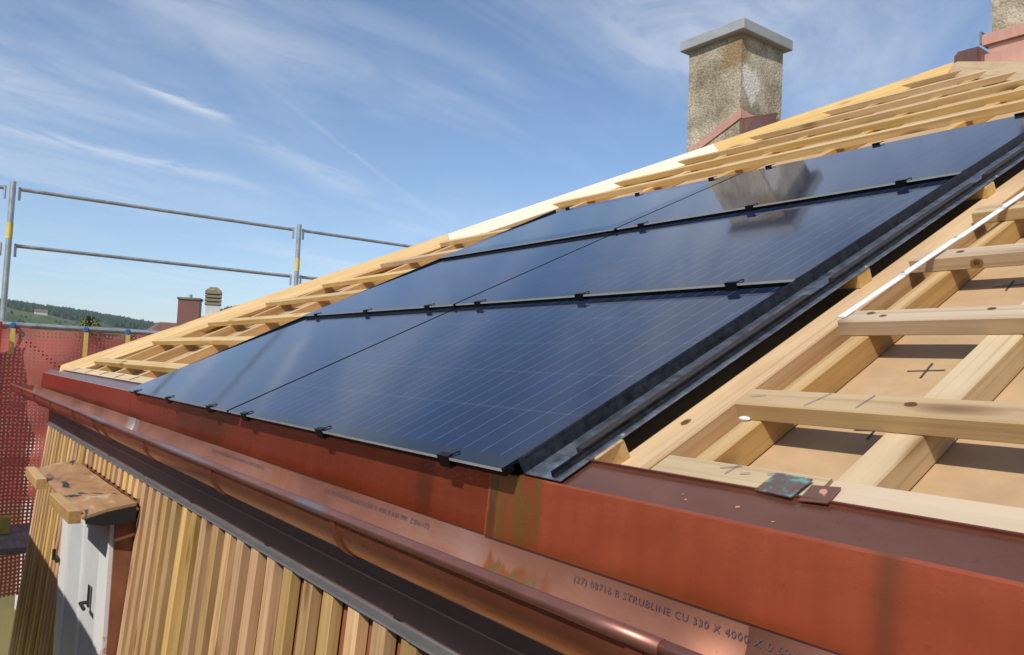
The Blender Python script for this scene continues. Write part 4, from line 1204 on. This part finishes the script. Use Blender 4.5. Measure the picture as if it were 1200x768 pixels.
# copper cap piece on the peak
ABOUT_CAM = True
bm = bmesh.new()
ap = AP+Vector((0.10, 0.02, 0.0))
add_box(bm, (ap.x-0.08, ap.y-0.06, ap.z-0.08), (ap.x+0.10, ap.y+0.10, ap.z+0.055))
bmesh.ops.bevel(bm, geom=bm.edges[:], offset=0.02, segments=2, affect='EDGES')
pk = from_bm('peak_cap', bm, C_BROWN); tag(pk, 'small dark copper cap on the roof peak', 'cap')
bm = bmesh.new()
add_box(bm, (ap.x+0.102, ap.y, ap.z-0.12), (ap.x+0.6, ap.y+0.05, ap.z-0.0)); from_bm('saddle_sheet', bm, C_BRIGHT, pk)

# ------------------------------------------------------------------ scaffold at the far end
ABOUT_CAM = False
XS = -7.2
scf = empty('scaffold', (XS, 1.2, GZ)); tag(scf, 'galvanised tube scaffold with guard rails beyond the left hip', 'scaffold')
def standard(y, z0, z1, x=XS):
    bm = bmesh.new(); tube(bm, [(x, y, z0), (x, y, z1)], 0.0245, 14); so_ = from_bm('standard', bm, GALV, scf, smooth=False)
    bm = bmesh.new(); tube(bm, [(x, y, z1-0.50), (x, y, z1-0.36)], 0.0255, 14); from_bm('yellow_band', bm, YELLOW, so_)
    return so_
YP = (-2.62, -0.105, 2.50, 5.07)
for y in YP: standard(y, GZ, 1.60)
for (y0, y1) in zip(YP[:-1], YP[1:]):
    for z in (1.545, 1.045):
        bm = bmesh.new(); tube(bm, [(XS-0.035, y0+0.05, z), (XS-0.035, y1-0.05, z-0.004)], 0.0165, 10); ra = from_bm('guard_rail', bm, GALV, scf)
        for yy in (y0+0.055, y1-0.055):
            bm = bmesh.new()
            tube(bm, [(XS-0.035, yy, z+0.012), (XS-0.02, yy, z+0.0), (XS-0.02, yy, z-0.10)], 0.011, 8)
            from_bm('rail_hook', bm, GALV, ra)
bm = bmesh.new(); tube(bm, [(XS+0.05, -2.6, 0.352), (XS+0.05, 5.0, 0.352)], 0.024, 12); from_bm('net_tube', bm, GALV, scf)
for zd in (-1.36, -3.4):
    for k, xo in enumerate((0.36, 0.67, 0.98)):
        bm = bmesh.new(); add_box(bm, (XS+0.06+xo-0.305, -2.5, zd-0.045), (XS+0.06+xo-0.005, 5.0, zd)); from_bm('deck_plank', bm, W_PLANK, scf)
bm = bmesh.new(); tube(bm, [(XS+0.03, 0.08, 0.22), (XS+0.03, 1.75, -1.2)], 0.02, 8); from_bm('brace', bm, plain('red_paint', (0.28,0.03,0.025), 0.5), scf)
bm = bmesh.new(); add_box(bm, (XS+0.40, -0.16, -1.355), (XS+0.50, 0.02, -1.22)); from_bm('yellow_block', bm, YELLOW, scf)
# front walkway (unseen boards added on its outer side shade the wall foot)
for k in range(2):
    bm = bmesh.new(); add_box(bm, (-6.9, -0.98+k*0.31, -1.53), (3.0, -0.68+k*0.31, -1.485)); from_bm('deck_plank', bm, W_PLANK, scf)

def net(name, fn, nu, nv, label):
    bm = bmesh.new(); uv = bm.loops.layers.uv.new('UVMap')
    vs = [[bm.verts.new(fn(i/nu, j/nv)[0]) for j in range(nv+1)] for i in range(nu+1)]
    for i in range(nu):
        for j in range(nv):
            f = bm.faces.new((vs[i][j], vs[i+1][j], vs[i+1][j+1], vs[i][j+1]))
            for lp, (a, b_) in zip(f.loops, ((i, j), (i+1, j), (i+1, j+1), (i, j+1))):
                lp[uv].uv = fn(a/nu, b_/nv)[1]
    o = from_bm(name, bm, NET, smooth=True, recenter=False)
    return tag(o, label, 'net', 'red debris nets')
def end_net(u, v):
    y = -1.2+u*5.6; z = 0.335-v*2.30
    dx = 0.16*noise.noise(Vector((y*1.7, z*1.3, 0)))*min(1, v*8+0.2)+0.03*noise.noise(Vector((y*5, z*4, 3)))
    sag = 0.02*abs(math.sin(y*math.pi/0.55))*(1-v)
    return Vector((XS+0.08+dx, y, z-sag)), (u*5.6, v*2.30)
net('safety_net', end_net, 110, 40, 'red debris net hanging from the scaffold tube beyond the gutter end')
def outer_net(u, v):
    y = -1.6+u*6.4; z = 0.25-v*1.58
    return Vector((XS-0.95+0.05*noise.noise(Vector((y*1.3, z, 6))), y, z)), (u*6.4, v*1.58)
net('safety_net', outer_net, 60, 50, 'red debris net on the outer side of the end scaffold')
def corner_net(u, v):
    x = XS+0.16+u*0.05; y = -0.42+0.30*u
    z = 0.37-v*1.9
    return Vector((x+0.02*noise.noise(Vector((u*4, z*3, 1))), y, z)), (u*0.30+0.3*v, v*1.9*0.7)
NET2 = net_mat('red_net_folded', (0.50,0.06,0.05), 0.034, 0.42)
o = net('safety_net', corner_net, 8, 40, 'dense folded strip of red net at the left photo edge'); o.data.materials.clear(); o.data.materials.append(NET2)
for k in range(5):
    bm = bmesh.new(); add_box(bm, (-6.9, -1.055, -1.48+k*0.292), (2.6, -1.02, -1.48+k*0.292+0.291)); from_bm('shade_board', bm, W_PLANK, scf)  # out-of-view boards, added to cast shade on the wall foot
# straps holding the net to the tube
for k, (xp, l) in enumerate(((12, 'leftmost'), (101, 'middle'), (150, 'rightmost'))):
    d = ray(xp+(3 if k == 0 else 0), 386); p_ = CAM+d*((XS+0.10-CAM.x)/d.x)
    st = empty('tie_strap', (XS+0.11, p_.y, 0.02)); tag(st, l+' yellow strap with blue buckle tying the net to the tube', 'strap', 'straps tying the net')
    bm = bmesh.new(); add_box(bm, (XS+0.118, p_.y-0.018, 0.10), (XS+0.124, p_.y+0.018, 0.32)); from_bm('webbing', bm, YELLOW, st)
    bm = bmesh.new(); add_box(bm, (XS+0.075, p_.y-0.020, 0.3202), (XS+0.128, p_.y+0.020, 0.372)); bmesh.ops.bevel(bm, geom=bm.edges[:], offset=0.008, segments=2, affect='EDGES'); from_bm('buckle', bm, BLUE, st)

ABOUT_CAM = True
# ------------------------------------------------------------------ folding rule lying on the battens
fr0, fr1 = RP(0.139, 0.722, NTOP+0.003), RP(0.186, 1.60, NTOP+0.003)
rl = empty('folding_rule', fr0); tag(rl, 'white folding rule lying up the slope across the batten ends', 'folding rule')
nseg = 4
for k in range(nseg):
    a = fr0.lerp(fr1, k/nseg); b_ = fr0.lerp(fr1, (k+1)/nseg+0.015)
    off = ROOFN*(0.0035 if k % 2 else 0.0)+XV*(0.004 if k % 2 else 0)
    beam('rule_segment', a+off, b_+off, ROOFN, 0.015, 0.0032, WHITE, rl, chamfer=0.0006, jit=0.0, seg=0.5)
for k in range(1, nseg):
    c = fr0.lerp(fr1, k/nseg+0.008)+ROOFN*0.0052
    bm = bmesh.new(); loft(bm, [[c+XV*(math.cos(q*math.pi/5)*0.004)+ROOFT*(math.sin(q*math.pi/5)*0.004)+ROOFN*h for q in range(10)] for h in (0, 0.0012)])
    from_bm('rivet', bm, GALV, rl)
# white fleck of paint on batten end, pencil strokes
def pencil(bm, pts, wid, n):
    for a, b_ in zip(pts[:-1], pts[1:]): roof_strip(bm, a[0], a[1], b_[0], b_[1], wid, n)

def mark(name, strokes, n, parent, mat, wid=0.0022):
    for k, (a, b_) in enumerate(strokes):
        bm = bmesh.new(); roof_strip(bm, a[0], a[1], b_[0], b_[1], wid, n+0.0003*k)
        from_bm(name, bm, mat, parent)
by_label = {o.get('label'): o for o in bpy.data.objects if o.get('label')}
eb = by_label['short pale eaves batten with pencil marks, ending at the copper clips']
mark('pencil_mark', [((0.262, 0.170), (0.290, 0.182)), ((0.278, 0.158), (0.284, 0.185)), ((0.300, 0.163), (0.312, 0.168)), ((0.345, 0.176), (0.352, 0.168)), ((0.336, 0.171), (0.360, 0.178))], NTOP+0.0015, eb, PENCIL, 0.0016)
lb = by_label['lowest full batten in the right bay, pencilled, white fleck at its end']
le = by_label['pale eaves batten with dark pencil dashes at the left roof corner']
for s_ in (-5.1, -4.62, -4.16, -3.72, -3.36):
    mark('dash_mark', [((s_, 0.150), (s_+0.06, 0.190))], NTOP+0.0015, le, INK, 0.012)
mark('pencil_mark', [((0.272, 0.366), (0.292, 0.412)), ((0.352, 0.37), (0.360, 0.412)), ((0.165, 0.385), (0.190, 0.392))], NTOP+0.0015, lb, PENCIL, 0.0016)
bm = bmesh.new()
c = RP(0.163, 0.3595, NTOP-0.026)
bmesh.ops.create_icosphere(bm, subdivisions=2, radius=0.006, matrix=Matrix.Translation(c))
for v in bm.verts:
    q = v.co-c; v.co = c+XV*q.x*1.9+ROOFT*q.y*0.7+ROOFN*q.z*0.6
from_bm('paint_fleck', bm, WHITE, lb, smooth=True)
KNOT = wood('knot_wood', (0.30,0.15,0.06), (0.16,0.07,0.025), knots=False, spread=0.05)
KNOTC = plain('knot_core', (0.10,0.05,0.022), 0.6, 0.0, 0.3, 200)
def knot(label, c, ax, ay, r):
    o = by_label[label]; nn = ax.cross(ay)
    for rr_, h, mt, nm in ((r, 0.0004, KNOT, 'knot_ring'), (r*0.55, 0.0007, KNOTC, 'knot')):
        bm = bmesh.new()
        bm.faces.new([bm.verts.new(c+ax*(math.cos(q*math.pi/8)*rr_*1.45*crng.uniform(0.88, 1.12))+ay*(math.sin(q*math.pi/8)*rr_*crng.uniform(0.88, 1.12))+nn*h) for q in range(16)])
        from_bm(nm, bm, mt, o)
crng = random.Random(5)
L3 = 'third batten up in the right bay, with a dark knot'
L1 = 'lowest full batten in the right bay, pencilled, white fleck at its end'
L2 = 'second batten up in the right bay, under the lower end of the folding rule'
knot(L3, RP(0.245, 1.054, NTOP-0.016), XV, ROOFN, 0.0085)
knot(L3, RP(0.205, 1.085, NTOP+0.0006), XV, ROOFT, 0.006)
knot(L1, RP(0.420, 0.392, NTOP+0.0008), XV, ROOFT, 0.006)
knot(L2, RP(0.185, 0.745, NTOP+0.0008), XV, ROOFT, 0.006)
knot(L2, RP(0.215, 0.730, NTOP+0.0008), XV, ROOFT, 0.0045)
knot(L2, RP(0.390, 0.748, NTOP+0.0008), XV, ROOFT, 0.005)
knot('wide golden timber running up the slope beside the black flashing', RP(0.060, 0.335, NCB+0.0008), ROOFT, -XV, 0.008)
for k in range(9):
    if k < 4: c = RP(crng.uniform(0.10, 0.75), crng.uniform(0.075, 0.125), n_c+0.0022)
    else: c = RP(crng.uniform(0.2, 0.75), crng.uniform(0.2, 0.9), NBOARD+0.0016)
    bm = bmesh.new()
    r_ = crng.uniform(0.0015, 0.0030); a_ = crng.uniform(0, 3.1)
    u_ = XV*math.cos(a_)+ROOFT*math.sin(a_); v_ = ROOFN.cross(u_)
    loft(bm, [[c-u_*r_-v_*r_*0.3, c-u_*r_*0.8+v_*r_*0.4, c-u_*r_*0.9+ROOFN*r_*0.5], [c+u_*r_-v_*r_*0.3, c+u_*r_*0.7+v_*r_*0.3, c+u_*r_*0.9+ROOFN*r_*0.4]])
    tag(from_bm('wood_chip', bm, W_GOLD), 'tiny pale wood chip lying on the copper flat or the boards', 'wood chip', 'wood chips left from sawing')
ABOUT_CAM = False

# ------------------------------------------------------------------ air between here and the hills
bm = bmesh.new(); add_box(bm, (-2800, -1500, GZ-1.5), (300, 1900, 135))
hm = bpy.data.materials.new('haze_air'); hm.use_nodes = True
hn = hm.node_tree.nodes; hn.clear()
ho = hn.new('ShaderNodeOutputMaterial'); hv_ = hn.new('ShaderNodeVolumePrincipled')
hv_.inputs['Color'].default_value = (0.72, 0.82, 0.95, 1); hv_.inputs['Density'].default_value = 0.00017; hv_.inputs['Anisotropy'].default_value = 0.0
hm.node_tree.links.new(hv_.outputs[0], ho.inputs['Volume'])
tag(from_bm('haze', bm, hm, recenter=False), kind='stuff')
